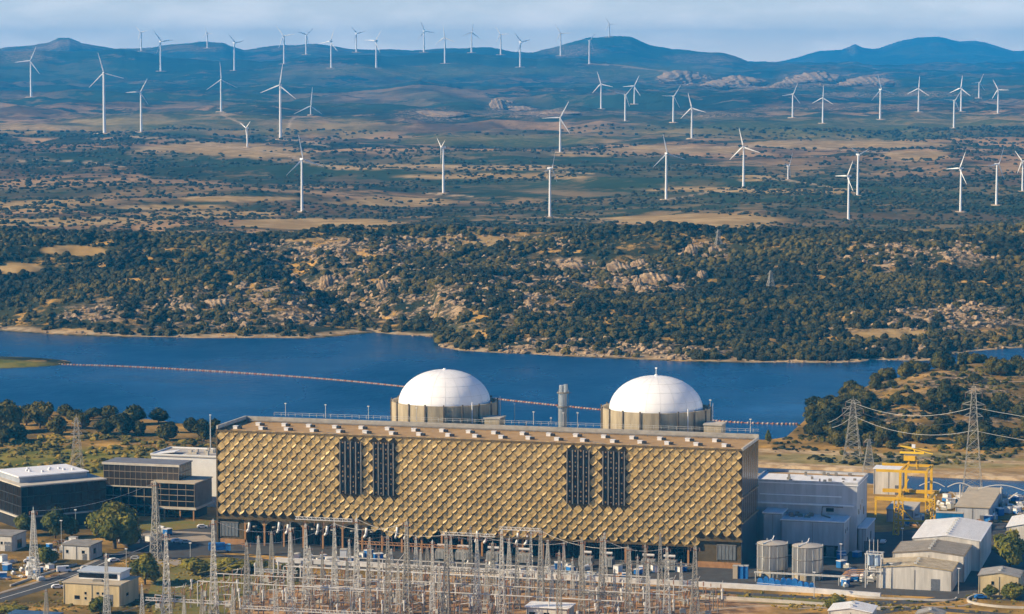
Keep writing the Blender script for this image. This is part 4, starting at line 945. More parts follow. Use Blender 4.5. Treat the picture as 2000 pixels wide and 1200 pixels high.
block('side_wing', 'grey wing joining the workshop to the long white hall behind it', 245.5, 248.5, 50, 74, 0, 9, WALLG, WROOF, win=[('s', 3, 5, 3, 5), ('s', 12, 14, 3, 6)])
# gabled warehouses stepping back
block('warehouse', 'lowest front section of the gabled warehouses with a yellow-stained roof', 262.7, 289.7, -23, -4.6, 0, 7.3, WALLW, mat('yellow_stained_roof', (.56, .44, .25), .8, 0, .45, 2.5, c2=(.30, .22, .10)), gable=1.3, group='gabled warehouses', over=.3)
block('warehouse', 'middle section of the gabled warehouses with a brown mossy roof', 266, 292, -4.5, 19.8, 0, 9.6, WALLW, GROOF, gable=1.4, group='gabled warehouses', over=.3)
block('warehouse', 'longest rear section of the gabled warehouses with a bright white roof', 270.2, 295.2, 19.9, 62, 0, 11.2, WALLW, WROOF, gable=1.6, group='gabled warehouses', over=.3)
block('beige_hut', 'small cream hut with a shallow grey gable roof at the right edge', 299.2, 313.6, -25, -12, 0, 6.6, WALLY, mat('grey_roof', (.30, .28, .25), .8, 0, .3, 3), gable=1.3, win=[('f', 4.5, 5.5, 3.5, 4.8), ('f', 10, 11, 2, 3)])
p = atz(1966, 1062); s_, t_ = loc(p)
block('white_shed', 'white shed with a rounded pale roof cut by the right edge of the picture', s_, s_ + 22, t_, t_ + 26, 0, 6.5, WALLW, WROOF, gable=2.4)
p = atz(1618, 1222); s_, t_ = loc(p)
block('white_shed', 'white gabled shed roof at the bottom edge right of the switchyard', s_, s_ + 14.5, t_, t_ + 12, 0, 5.0, WALLW, WROOF, gable=1.2)
p = atz(1028, 1212); s_, t_ = loc(p)
block('switchyard_hut', 'long low hut with a flat white ribbed roof inside the switchyard', s_, s_ + 14.5, t_, t_ + 8.5, 0, 4.6, WALLW, WROOF, over=.6, win=[('f', 1, 3, 1.2, 3), ('f', 6, 8, 1.2, 3)])
p = atz(1788, 1222); s_, t_ = loc(p)
block('beige_hut', 'pale pitched roof peeking up at the bottom edge below the warehouses', s_, s_ + 9, t_, t_ + 8, 0, 3.6, WALLY, mat('grey_roof', (.3, .28, .25)), gable=1.2)
# cream building bottom left
sY, tY = loc(atz(124, 1180)); o, W, D = block('cream_building', 'cream flat-roofed building beside the road at bottom left', sY, sY + 21.5, tY, tY + 16, 0, 7.6, WALLY, mat('tan_roof', (.50, .42, .30), .85, 0, .2, 4), win=[('f', 4.2, 6.2, 2, 3.3), ('f', 8, 8.8, 3.8, 4.7), ('f', 8, 8.8, 2, 2.9), ('f', 12.5, 13.5, 4, 4.8), ('f', 14.5, 15.5, 4, 4.8), ('f', 10.5, 11.5, 1.6, 2.6), ('f', 17.5, 18.5, 2, 3), ('s', 5, 7, 3, 4)])
b = MB(); b.box(3.2, 18.5, 6.5, 15.2, 8.0, 10.6); b.build('penthouse', WHITE, o); b = MB(); b.box(3.0, 17.5, 6.35, 6.49, 8.5, 10.1); b.build('penthouse_window', GLASSD, o)
b = MB(); b.box(2.6, 19.1, 5.9, 15.8, 10.6, 10.95); b.build('penthouse_roof', mat('pale_blue_roof', (.50, .55, .60), .5, 0, .15, 4), o)
b = MB(); b.box(10, 13.5, 2.4, 3.8, 8.0, 8.7); b.build_each('roof_unit', GALVD, o)
sY, tY = loc(atz(122, 1092)); block('white_hut', 'small white hut with a grey flat roof beside the dark green tree at left', sY, sY + 11.5, tY, tY + 11, 0, 5.4, WALLW, mat('grey_roof', (.30, .28, .25)), win=[('f', 8, 9.2, 2.4, 3.6), ('s', 3, 5, 2, 4), ('f', 1.5, 2.5, 2.4, 3.6)])
sY, tY = loc(atz(-30, 1075)); block('white_hut', 'white hut with a row of small square windows at the left edge', sY, sY + 11.9, tY, tY + 12, 0, 6.0, WALLW, mat('grey_roof', (.30, .28, .25)), win=[('f', 5.2 + 1.6 * k, 6.1 + 1.6 * k, 2.6, 3.7) for k in range(4)] + [('s', 4, 8, .5, 4)])
sY, tY = loc(atz(18, 1218)); block('blue_roof_shed', 'low shed with a flat blue roof at the bottom left corner', sY, sY + 17, tY, tY + 5.5, 0, 3.2, WALLY, mat('blue_roof', (.06, .12, .22), .5, 0, .3, 4))
# dark glass block at far left, turned towards the hill
def glassblock(name, label, org, yaw, W, D, z0, h, gl, floors, nf, ns, extra=None):
    o = thing(name, label, 'building', org, yaw)
    b = MB(); b.box(0, W, 0, D, z0, h); b.build('curtain_wall', gl, o)
    b = MB()
    for k in range(nf + 1): b.box(W * k / nf - .06, W * k / nf + .06, -.12, -.0, z0, h)
    for k in range(ns + 1): b.box(-.12, 0, D * k / ns - .06, D * k / ns + .06, z0, h); b.box(W, W + .12, D * k / ns - .06, D * k / ns + .06, z0, h)
    for k in range(floors + 1):
        z = z0 + (h - z0) * k / floors; b.box(-.2, W + .2, -.2, -.0, z - .12, z + .12); b.box(-.2, -.0, 0, D, z - .12, z + .12); b.box(W + .0, W + .2, 0, D, z - .12, z + .12)
    b.build('mullion', mat('pale_mullion', (.34, .27, .19), .6, .1, .3, 2) if gl is not GLASSD or nf < 8 else mat('dark_mullion', (.05, .05, .05), .5, .1, .3, 2), o)
    return o
o = glassblock('glass_office', 'black glass office block with a white rooftop box at the left edge', (-197.9, 1103.9, 0), R(32.5), 37, 34, 6, 18, GLASSD, 3, 14, 8)
b = MB(); b.box(-.4, 37.4, -.4, 34.4, 18.0, 18.5); b.build('roof', CONCL, o)
b = MB(); b.box(2.5, 32, 7.5, 30, 18.5, 20.8); b.build('penthouse', mat('blue_grey_wall', (.30, .33, .38), .7, 0, .2, 4), o)
b = MB(); b.box(1.8, 32.7, 6.8, 30.7, 20.8, 21.3); b.build('penthouse_roof', WROOF, o)
b = MB(); rr = random.Random(9)
for k in range(9): x_ = rr.uniform(10, 30); y_ = rr.uniform(12, 26); b.box(x_, x_ + 1, y_, y_ + .8, 21.3, 22.0)
b.build_each('roof_unit', WHITE, o)
b = MB(); b.box(1.5, 35.5, 1.5, 32, 0, 5.9); b.build('ground_floor', DARK, o); b = MB(); b.box(-1.2, 37.6, -1.2, 34, 5.4, 5.95); b.build('floor_slab', CONCL, o)
# raised glass offices
sA, tA = loc((-170.9, 1147.0))
o = glassblock('glass_office', 'upper bronze-glass office block with a dark flat roof, left of the turbine hall', pl(sA, tA), YAW, 33.6, 14, 12.4, 21.6, GLASSB, 3, 14, 5)
b = MB(); b.box(-.5, 34.1, -.5, 14.5, 21.6, 22.1); b.build('roof', mat('dark_roof', (.20, .20, .21), .6, 0, .2, 4), o)
b = MB(); b.box(-.6, 34.2, -.62, -.4, 21.2, 22.15); b.box(-.6, 34.2, -.4, -.1, 12.0, 12.5); b.build('roof_edge', CONCL, o)
b = MB(); b.box(.5, 33, .5, 14, 0, 12.0); b.build('lower_floors', GLASSD, o)
b = MB()
for k in range(10): b.box(.4 + 3.5 * k, .6 + 3.5 * k, .2, .5, 0, 12)
for z in (0.6, 4.3, 8.0): b.box(.3, 33, .1, .5, z, z + .35)
b.build('mullion', mat('pale_mullion', (.34, .27, .19)), o)
A_ = atz(315, 942, 15.5); sB, tB = loc(A_)
o = glassblock('glass_office', 'lower dark-glass office block raised on orange columns, left of the turbine hall', pl(sB - 4, tB), YAW, 18.6, 19, 5.4, 15.2, GLASSD, 4, 5, 4)
b = MB(); b.box(-.5, 19.1, -.5, 19.5, 15.2, 15.6); b.build('roof', mat('tan_roof', (.50, .42, .30)), o)
b = MB(); b.box(18.65, 18.85, .3, 19, 5.6, 15.0); b.build('side_screen', mat('brown_screen', (.17, .14, .12), .5, .1, .3, 4), o)
b = MB(); b.box(-.8, 19.6, -.8, 19.6, 4.5, 5.35); b.build('floor_slab', CONCL, o)
b = MB()
for x_ in (.3, 5, 12, 18): b.box(x_, x_ + .55, -.3, .25, 0, 4.5)
b.build_each('column', COPPER, o); b = MB(); b.box(3, 17, 8, 18, 0, 4.5); b.build('ground_floor', DARK, o)
sC, tC = loc(atz(340, 998)); o, W, D = block('white_building', 'white flat-roofed building with rooftop units behind the glass offices', sC - 16, sC + 24, tC + 14, tC + 36, 0, 21.0, WHITE, mat('pale_roof', (.48, .44, .38), .8, 0, .2, 4), win=[('f', 30.5, 33.5, 18.2, 19.2), ('f', 35, 39, 18.2, 19.2)], parapet=.6)
b = MB(); rr = random.Random(8)
for k in range(12): x_ = rr.uniform(14, 38); y_ = rr.uniform(3, 16); b.box(x_, x_ + rr.uniform(.8, 2.2), y_, y_ + 1.5, 21.4, 21.4 + rr.uniform(.6, 1.8))
b.build_each('roof_unit', CONCL, o); b = MB(); b.add([(0, 2, 21.5), (10, 2, 22.8), (10, 9, 22.8), (0, 9, 21.5), (0, 2, 21.3), (10, 2, 22.5), (10, 9, 22.5), (0, 9, 21.3)], [(0, 1, 2, 3), (4, 7, 6, 5), (0, 4, 5, 1), (1, 5, 6, 2), (2, 6, 7, 3), (3, 7, 4, 0)]); b.build('sloping_canopy', WHITE, o)

# ------------------------------------------------------------------ steel tanks
def tank(px_, row, wpx, ytop, lab):
    p = atz(px_, row); k = math.hypot(p[1], HC) / F; r_ = wpx * k / 2; c_ = (p[0], p[1] + r_); z1 = zat((c_[0], c_[1] - r_, 0), ytop)
    o = thing('storage_tank', lab, 'tank', (c_[0], c_[1], 0), YAW, 'steel storage tanks')
    b = MB(); b.cone((0, 0, 2.6), r_, r_, z1 - 2.6, 32); b.build('shell', STEELT, o, smooth=False)
    b = MB(); b.lathe([(r_ + .15, z1), (r_ + .15, z1 + .12), (.3, z1 + 1.0)], 32); b.build('roof', mat('tank_roof', (.55, .50, .42), .6, .2, .2, 3), o)
    b = MB(); b.cone((0, 0, z1 + .8), .5, .35, .6, 8); b.tube((0, 0, z1 + 1.1), (.6, 0, z1 + 2.8), .18, 5); b.tube((-2.6, -r_ * .8, z1 + .4), (.2, 0, z1 + 1.5), .2, 5); b.build('vent_pipe', WHITE, o)
    b = MB()
    for zz in (2.6, 7.4, z1 - .3): b.lathe([(r_ + .02, zz), (r_ + .22, zz), (r_ + .22, zz + .25), (r_ + .02, zz + .25)], 32)
    b.build('stiffener_ring', GALVD, o)
    for k_ in range(12):
        a = 2 * math.pi * k_ / 12; b = MB(); b.box(-.18, .18, -.12, .22, 0, z1 + (.9 if k_ % 4 == 0 else 0)); b.build('leg', GALV, o, loc_=(math.cos(a) * (r_ + .05), math.sin(a) * (r_ + .05), 0), rot=(0, 0, a + math.pi / 2))
    b = MB(); b.cone((0, 0, 0), r_ * .92, r_ * .92, 2.5, 24); b.build('base', CONC, o)
    return c_, r_
tank(1511, 1130, 59, 1066, 'left one of two steel storage tanks beside the turbine hall corner')
tank(1580, 1136, 59, 1071, 'right one of two steel storage tanks beside the turbine hall corner')
o = thing('pipe_rack', 'horizontal pipe run in front of the two steel tanks', 'pipes', pl(*loc(atz(1478, 1136))), YAW)
b = MB()
for z_ in (3.2, 3.6): b.tube((-1, 0, z_), (31, -.4, z_), .16, 6)
b.build('pipe', INSULW, o)
for x_ in (-.5, 6, 13.5, 21, 30): b = MB(); b.box(-.15, .15, -.15, .15, 0, 3.4); b.build('leg', GALV, o, loc_=(x_, -.1, 0))
# blue lockers, tarpaulin bales
def blob_row(px0, row0, px1, row1, n, lab, m, hgt, grp):
    for i in range(n):
        t_ = (i + .5) / n; p = atz(px0 + (px1 - px0) * t_, row0 + (row1 - row0) * t_)
        o = thing('tarp_bale', lab.format(ordn(i)), 'bale', (p[0], p[1], 0), YAW + random.uniform(-.3, .3), grp)
        b = MB(); w_ = random.uniform(1.0, 1.4); h_ = hgt * random.uniform(.7, 1.15); b.add([(-w_, -.8, 0), (w_, -.8, 0), (w_, .8, 0), (-w_, .8, 0), (-w_ * .8, -.6, h_), (w_ * .7, -.5, h_ * .9), (w_ * .75, .6, h_), (-w_ * .7, .5, h_ * 1.1), (0, 0, h_ * 1.25)],
            [(0, 1, 5, 4), (1, 2, 6, 5), (2, 3, 7, 6), (3, 0, 4, 7), (4, 5, 8), (5, 6, 8), (6, 7, 8), (7, 4, 8)]); b.build('cover', m, o)
        b = MB(); b.box(-w_ * 1.02, w_ * 1.02, -.83, .83, .5, .62); b.build('strap', WHITE, o)
blob_row(1480, 1141, 1592, 1151, 10, '{} from the left of the blue tarpaulin bales below the tanks', BLUE, 2.4, 'blue bales below the tanks')
for i, (px_, lab) in enumerate(((1437, 'left'), (1448, 'middle'), (1457, 'right'))):
    p = atz(px_, 1130); o = thing('gas_bottle_cabinet', f'{lab} one of three narrow blue cabinets at the corner of the turbine hall', 'cabinet', (p[0], p[1], 0), YAW, 'blue cabinets at the hall corner')
    b = MB(); b.box(-.95, .8, -.9, .9, 0, 4.6); b.build('body', BLUE if i else mat('tan_cabinet', (.40, .33, .24)), o); b = MB(); b.box(-1.05, .9, -1, 1, 4.6, 4.9); b.build('lid', GALV, o)
# blue container stack
p = atz(1822, 1020); o = thing('shipping_container', 'long bright blue corrugated container behind the gabled warehouses', 'container', pl(*loc(p)), YAW)
b = MB(); b.box(0, 12.3, 0, 3, .2, 4.0)
for k in range(24): b.box(.2 + k * .5, .42 + k * .5, -.14, 0, .4, 3.8)
b.build('body', mat('blue_container', (.02, .26, .62), .45, 0, .3, 1.5, streak=(1.5, 1, .3)), o); b = MB(); b.box(-.1, 12.4, -.2, 3.1, 4.0, 4.25); b.build('roof', CONCL, o)
s5, t5 = loc(atz(1902, 1020)); block('long_shed', 'long grey shed with cluttered tan roof beside the blue container', s5 - 8, s5 + 6, t5 + 3, t5 + 58, 0, 5.5, WALLG, mat('tan_roof', (.50, .42, .30)))
s5, t5 = loc(atz(1712, 1042)); block('low_store', 'low concrete store with a pale roof under the yellow gantry', s5, s5 + 11, t5 + 30, t5 + 52, 0, 5, WALLG, CONCL)
s5, t5 = loc(atz(1706, 965)); block('pale_shed', 'pale shed with ribbed walls between the yellow gantry and the canal', s5, s5 + 13, t5, t5 + 10, 0, 11, WALLW, WROOF)

# ------------------------------------------------------------------ yellow gantry crane
gc = thing('gantry_crane', 'yellow gantry crane with a jib and hoist on top beside the canal', 'crane', pl(254.6, 91.9), YAW)
pC = pl(254.6, 91.9); kC = 1 / (math.hypot(pC[1], 120) / F)
def legm(x, y, h, r=.75):
    b = MB()
    for dx in (-r, r):
        for dy in (-r, r): b.tube((x + dx * 1.4, y + dy * 1.4, 0), (x + dx, y + dy, h), .26, 4)
    z = 0; k = 0
    while z < h - 2:
        for sx, sy in ((1, 0), (0, 1)):
            for q in (-r, r):
                a_ = (x + (-r if sx else q), y + (q if sx else -r), z); c_ = (x + (r if sx else q), y + (q if sx else r), z + 2)
                b.tube(a_, c_, .15, 3)
        b.box(x - r * 1.25, x + r * 1.25, y - r * 1.25, y + r * 1.25, z, z + .28); z += 2.2
    return b
z_top = zat(pC, 920); z_mid = zat(pC, 975)
z_mid = min(z_mid, 16); z_top = z_mid + 11
for (x, y) in ((0, 0), (12.5, 0), (-1, 22), (12, 22)): legm(x, y, z_mid).build('leg', YEL, gc)
for (x, y) in ((1.2, 2), (11.5, 2), (1.2, 20), (11.5, 20)): b = MB(); b.box(x - .5, x + .5, y - .5, y + .5, z_mid, z_top); b.build('upper_post', YEL, gc)
b = MB()
for y in (0, 22): b.box(-8.5, 14.5, y - .55, y + .55, z_mid - .7, z_mid + .7)
for x in (0, 12.5): b.box(x - .5, x + .5, .6, 21.4, z_mid - .6, z_mid + .5)
b.build('lower_beam', YEL, gc)
b = MB()
for y in (2, 20): b.box(-8.5, 12.2, y - .45, y + .45, z_top - .5, z_top + .5)
for x in (1.2, 11.5): b.box(x - .4, x + .4, 2.5, 19.5, z_top - .4, z_top + .4)
b.box(-8.9, -8.1, 1.5, 2.5, z_mid - 8, z_mid); b.tube((1.2, 2, z_mid + 1), (4.5, 2, z_mid + 8), .25); b.tube((11, .2, 2), (1.5, .2, z_mid - 3), .3); b.box(-.5, 13, -.4, .4, 5.6, 6.3)
b.build('upper_beam', YEL, gc)
b = MB()
for (x, y) in ((3, 9), (7, 9), (3, 13), (7, 13)): b.tube((x, y, z_top), (x * .6 + 2, y * .7 + 3.3, z_top + 9), .25)
for z_ in (3, 6): b.box(2.6, 7.4, 8.8, 13.2, z_top + z_, z_top + z_ + .3)
b.box(1.6, 6.2, 8.6, 12, z_top + 5.6, z_top + 9); b.v = [(x, y, z_top + (z - z_top) * .6) for x, y, z in b.v]; b.build('tower', YEL, gc)
b = MB(); b.box(2, 7, 9, 12.6, z_top + 9, z_top + 10.2); b.v = [(x, y, z_top + (z - z_top) * .6) for x, y, z in b.v]; b.build('cab', GALVD, gc)
b = MB(); b.box(-.2, 9.5, 9.8, 11.2, z_top + 10.2, z_top + 11.3); b.tube((0, 10, z_top + 15.2), (13, 11, z_top + 10.2), .4); b.tube((0, 10.6, z_top + 15.2), (12, 11.4, z_top + 12.6), .3); b.tube((6, 10.4, z_top + 10.5), (5, 10.4, z_top + 15.5), .3)
b.v = [(x, y, z_top + (z - z_top) * .6) for x, y, z in b.v]; b.build('jib', mat('bright_yellow', (.85, .55, .02), .5), gc)
b = MB(); b.box(4.6, 6.0, 10, 11, z_top + 14, z_top + 16.4); b.v = [(x, y, z_top + (z - z_top) * .6) for x, y, z in b.v]; b.build('winch', WHITE, gc)

# ------------------------------------------------------------------ lattice structures
def lattice(h, w0, w1, npan, r=.09, n=3, arms=(), peak=0):
    b = MB()
    def wd(z): return w0 + (w1 - w0) * (z / h) ** .8
    lv = [h * (1 - (1 - i / npan) ** 1.25) for i in range(npan + 1)]
    for i in range(npan):
        z0, z1 = lv[i], lv[i + 1]; a0, a1 = wd(z0) / 2, wd(z1) / 2
        c0 = [(-a0, -a0), (a0, -a0), (a0, a0), (-a0, a0)]; c1 = [(-a1, -a1), (a1, -a1), (a1, a1), (-a1, a1)]
        for k in range(4):
            j = (k + 1) % 4
            b.tube((*c0[k], z0), (*c1[k], z1), r * 1.5, 4)
            b.tube((*c0[k], z0), (*c1[j], z1), r, n); b.tube((*c0[j], z0), (*c1[k], z1), r, n)
            b.tube((*c1[k], z1), (*c1[j], z1), r, n)
    if peak: b.tube((0, 0, h - .5), (0, 0, h + peak), r * 1.8, 4, r)
    for z, L_ in arms:
        a = wd(z) / 2
        for sx in (-1, 1):
            for y in (-a, a): b.tube((sx * a, y, z), (sx * L_, 0, z + .2), r * 1.3, n); b.tube((sx * a, y, z + 1.6), (sx * L_, 0, z + .2), r, n)
            b.tube((sx * (a + L_) / 2, 0, z + .1), (sx * L_, 0, z + .2), r, n)
    return b
def insul(b, x, y, z, L_, r=.16, nd=5):
    for k in range(nd): b.cone((x, y, z - L_ + k * L_ / nd), r, r * .5, L_ / nd * .8, 6)
def pylon(px_, row, ytop, w0, lab, arms, npan=11, r=.08, p=None):
    p = atz(px_, row) if p is None else p; h = zat(p, ytop) - p[2]
    o = thing('pylon', lab, 'pylon', p, R(random.uniform(-20, 10)), 'power pylons')
    lattice(h - 2, w0, w0 * .16, npan, r, arms=[(h * a, L_) for a, L_ in arms], peak=2).build('lattice', mat('pylon_steel', (.40, .37, .31), .6, .15, .2, 2), o)
    b = MB()
    for a, L_ in arms:
        for sx in (-1, 1): insul(b, sx * L_, 0, h * a, 1.8)
    b.build('insulator', INSUL, o); return p, h
ARM = ((.70, 4.2), (.80, 5.0), (.90, 3.6))
PY = {}
PY['a'] = pylon(1665, 900, 774, 9, 'tall pylon on the far canal bank, behind the long white hall', ARM)
PY['b'] = pylon(1697, 922, 850, 6, 'shorter pylon just right of the tall one behind the long white hall', ((.8, 2.4),))
PY['c'] = pylon(1899, 972, 746, 9, 'tallest pylon, on the canal bank right of the yellow crane', ARM, 13)
PY['d'] = pylon(151, 950, 808, 7, 'pylon behind the black glass office at left, against the meadow', ((.72, 2.6), (.86, 2.2)), 10)
for (px_, row, yt, w_, lab) in ((1403, 484, 449, 6, 'small distant pylon on the crest of the far wooded hill'), (1505, 567, 529, 6, 'small distant pylon standing in the woodland of the far hill, below the crest one')):
    p = hit(px_, row); o = thing('pylon', lab, 'pylon', p, R(20), 'power pylons'); h = zat(p, yt) - p[2]
    lattice(h, w_, .9, 6, .13, arms=((h * .8, 2.6),)).build('lattice', mat('pylon_steel', (.5, .48, .44)), o)
# tall masts of the switchyard (x, top row, base row, base width)
MST = [(67, 994, 1132, 5.4), (305, 938, 1093, 5.6), (326, 1036, 1216, 5.0), (209, 1078, 1222, 3.6), (91, 1150, 1222, 3.0), (418, 1010, 1216, 4.6), (483, 1056, 1206, 4.2), (568, 1026, 1206, 4.0), (598, 1020, 1192, 4.2), (278, 1140, 1216, 2.6),
       (654, 1018, 1186, 4.0), (697, 1008, 1196, 4.2), (758, 1042, 1216, 4.0), (795, 1014, 1200, 4.4), (872, 1040, 1210, 4.0), (932, 1040, 1206, 4.2), (980, 1032, 1216, 4.4), (1056, 1032, 1202, 4.2), (845, 1052, 1222, 3.2),
       (1136, 1050, 1212, 3.6), (1175, 1046, 1216, 4.4), (1226, 1064, 1222, 3.4), (1302, 1066, 1216, 4.4), (1357, 1064, 1210, 4.6), (1010, 1058, 1190, 3.2), (720, 1060, 1222, 3.2), (455, 1140, 1222, 2.6), (540, 1130, 1222, 2.8), (1092, 1075, 1222, 3.2), (1265, 1090, 1222, 3.0), (512, 1090, 1170, 2.6), (630, 1075, 1165, 2.6), (678, 1088, 1180, 2.8), (740, 1078, 1168, 2.6), (778, 1096, 1200, 2.8), (822, 1070, 1165, 2.6), (858, 1098, 1200, 2.6), (905, 1066, 1160, 2.8), (950, 1090, 1190, 2.8), (1030, 1090, 1180, 2.6), (1078, 1110, 1200, 2.8), (1118, 1090, 1170, 2.6), (1155, 1098, 1180, 2.8), (1200, 1110, 1195, 2.6), (1245, 1085, 1165, 2.6), (1285, 1112, 1200, 2.6), (1330, 1095, 1175, 2.8), (395, 1150, 1222, 2.6), (360, 1165, 1222, 2.4)]
rm_ = random.Random(77)
for k in range(22):
    x_ = 500 + k * 38 + rm_.uniform(-9, 9); yb_ = 1118 + (x_ - 500) * .035 + rm_.uniform(0, 26); MST.append((x_, yb_ - rm_.uniform(72, 112), yb_, rm_.uniform(3.0, 3.8)))
LM = {}
for npan in (9,):
    for k, (ww, pk) in enumerate(((.14, 2.0), (.12, 1.2), (.16, .6))):
        me = lattice(32, 32 * ww, .9, 12, .125, peak=pk).mesh('lattice'); me.materials.append((GALV, mat('dull_galvanised', (.40, .38, .33), .5, .3, .3, 2), GALV)[k]); LM[k] = me
hdm = MB()
for sx in (-1, 1):
    hdm.tube((0, 0, 31.4), (sx * 1.9, 0, 31.6), .12, 4); insul(hdm, sx * 1.9, 0, 31.6, 1.5, .2)
hdm.box(-.8, .8, -.8, .8, 30.6, 30.9); hme = hdm.mesh('crossarm'); hme.materials.append(INSUL)
mpos = []
cm_ = [0, 0]
for i, (px_, yt, yb, w_) in enumerate(sorted(MST)):
    rear = int(yb < 1176 and px_ > 490); im_ = cm_[rear]; cm_[rear] += 1
    p = atz(px_, yb); h = zat(p, yt); k = i % 3
    lab = ('tall' if yb - yt > 165 else 'medium-height' if yb - yt > 120 else 'short') + (f' lattice mast in the rear row nearest the hall facade, {ordn(im_)} from left' if rear else f' lattice mast in the front part of the switchyard, {ordn(im_)} from the left edge')
    o = thing('lattice_mast', lab, 'lattice mast', (p[0], p[1], 0), YAW + R(random.uniform(-8, 8)), 'lattice masts of the switchyard'); sc = h / (33.0); o.scale = (.68 * w_ / (32 * (.14, .12, .16)[k]),) * 2 + (sc,)
    link('lattice', LM[k], None, o); link('crossarm', hme, None, o); mpos.append((px_, p, h))
# gantry beams between masts
def beam(pa, pb, za, zb, lab, m=GALV, w_=.9):
    a, c = np.array([pa[0], pa[1], za]), np.array([pb[0], pb[1], zb]); L_ = np.linalg.norm(c - a); o = thing('gantry_beam', lab, 'gantry beam', a, math.atan2(c[1] - a[1], c[0] - a[0]), 'lattice beams of the switchyard')
    b = MB(); n = max(4, int(L_ / 1.6)); dz = zb - za
    for y, z in ((-w_ / 2, 0), (w_ / 2, 0), (0, w_)): b.tube((0, y, z), (L_, y, z + dz), .13, 4)
    for k in range(n):
        x0_, x1_ = L_ * k / n, L_ * (k + 1) / n; xm = (x0_ + x1_) / 2; f = lambda x: dz * x / L_
        for y in (-w_ / 2, w_ / 2): b.tube((x0_, y, f(x0_)), (xm, 0, w_ + f(xm)), .08, 3); b.tube((xm, 0, w_ + f(xm)), (x1_, y, f(x1_)), .08, 3)
        b.tube((x0_, -w_ / 2, f(x0_)), (x1_, w_ / 2, f(x1_)), .07, 3)
    b.build('truss', m, o); b = MB()
    for k in range(1, 6): insul(b, L_ * k / 6, 0, -.1 + dz * k / 6, 2.0, .2, 6)
    b.build('insulator', INSUL, o)
WB = mat('white_beam', (.58, .56, .53), .5, 0, .1, 3)
for (x0_, x1_, row, base, lab, m) in ((578, 700, 1014, 1150, 'white lattice beam in front of the left arches of the turbine hall', WB), (862, 975, 1044, 1165, 'pale lattice beam in front of the middle of the turbine hall', WB), (975, 1060, 1034, 1165, 'white lattice beam in front of the middle arches of the turbine hall', WB),
        (285, 470, 1172, 1212, 'long low lattice beam at the bottom left of the switchyard', WB), (470, 760, 1188, 1214, 'long low lattice beam in the left foreground of the switchyard', INSULW), (700, 930, 1062, 1172, 'orange-brown lattice beam left of the switchyard centre', COPPER), (1210, 1360, 1100, 1180, 'weathered lattice beam near the right end of the switchyard', GALVD),
        (600, 720, 1150, 1196, 'pale lattice beam low in the left half of the switchyard', WB), (760, 990, 1110, 1190, 'weathered beam low in the middle of the switchyard', GALVD), (1060, 1180, 1118, 1190, 'pale beam right of the switchyard centre', GALV), (500, 590, 1116, 1160, 'pale beam behind the left masts of the switchyard', GALV), (1130, 1230, 1160, 1215, 'low weathered beam right of the white-roofed switchyard hut', GALVD)):
    pa = atz(x0_, base); pb = pl(loc(atz(x1_, base))[0], loc(pa)[1]); zb_ = zat(pa, row); beam(pa, pb, zb_, zb_, lab, m)
# small switchgear in rows: four kinds
def sk_post():
    a = MB(); a.box(-.35, .35, -.35, .35, 0, .25); a.tube((0, 0, .2), (0, 0, 3.2), .17, 5); i_ = MB(); insul(i_, 0, 0, 5.4, 2.2, .30, 6); c_ = MB(); c_.box(-.5, .5, -.12, .12, 5.4, 5.6); return [('stand', a, GALVD), ('insulator', i_, INSUL), ('clamp', c_, ALU)]
def sk_disc():
    a = MB(); i_ = MB(); c_ = MB()
    for x in (-1.8, 1.8): a.tube((x, 0, 0), (x, 0, 3), .18, 4); insul(i_, x, 0, 5.0, 2.0, .26, 5); i_.cone((x, 0, 5.0), .22, .22, .2, 6)
    a.box(-2.2, 2.2, -.2, .2, 2.8, 3.1); c_.tube((-1.8, 0, 5.1), (1.7, 0, 5.7), .12, 4); c_.tube((1.8, 0, 5.1), (2.6, 0, 6.6), .1, 4); return [('frame', a, GALVD), ('insulator', i_, INSUL), ('switch_arm', c_, ALU)]
def sk_ct():
    a = MB(); a.tube((-.5, -.5, 0), (-.3, -.3, 2.6), .1, 4); a.tube((.5, -.5, 0), (.3, -.3, 2.6), .1, 4); a.tube((.5, .5, 0), (.3, .3, 2.6), .1, 4); a.tube((-.5, .5, 0), (-.3, .3, 2.6), .1, 4); a.box(-.55, .55, -.55, .55, 2.6, 3.0)
    i_ = MB(); insul(i_, 0, 0, 5.8, 2.8, .36, 7); c_ = MB(); c_.cone((0, 0, 5.8), .55, .45, .9, 8); return [('stand', a, GALVD), ('insulator', i_, INSULW), ('tank', c_, INSULW)]
def sk_brk():
    a = MB(); a.box(-1, 1, -.6, .6, .8, 2.2)
    for x in (-.9, .9):
        for y in (-.5, .5): a.tube((x, y, 0), (x, y, .9), .1, 4)
    i_ = MB()
    for x in (-.7, .7):
        for k in range(6): i_.cone((x * (1 + k * .16), 0, 2.2 + k * .42), .28, .14, .36, 6)
    c_ = MB(); c_.tube((-1.4, 0, 4.8), (1.4, 0, 4.8), .14, 4); return [('cabinet', a, GALV), ('insulator', i_, COPPER), ('bar', c_, ALU)]
KIT = []
for nm, fn, lb in (('post_insulator', sk_post, 'brown insulator on thin steel stand'), ('disconnect_switch', sk_disc, 'disconnect switch with raised white arm'), ('current_transformer', sk_ct, 'current transformer on four thin legs'), ('circuit_breaker', sk_brk, 'circuit breaker with leaning orange insulators')):
    parts = []
    for pn, mb, mt in fn(): me = mb.mesh(pn); me.materials.append(mt); parts.append((pn, me))
    KIT.append((nm, parts, lb))
rowsY = [(-58, 52, 226), (-66, 46, 232), (-74, 44, 236), (-82, 40, 238), (-90, 38, 222), (-98, 36, 214), (-106, 32, 208), (-114, 30, 200), (-122, 30, 190), (-131, 30, 150)]
RN = ['rearmost', 'second', 'third', 'fourth', 'fifth', 'sixth', 'seventh', 'eighth', 'ninth', 'front']
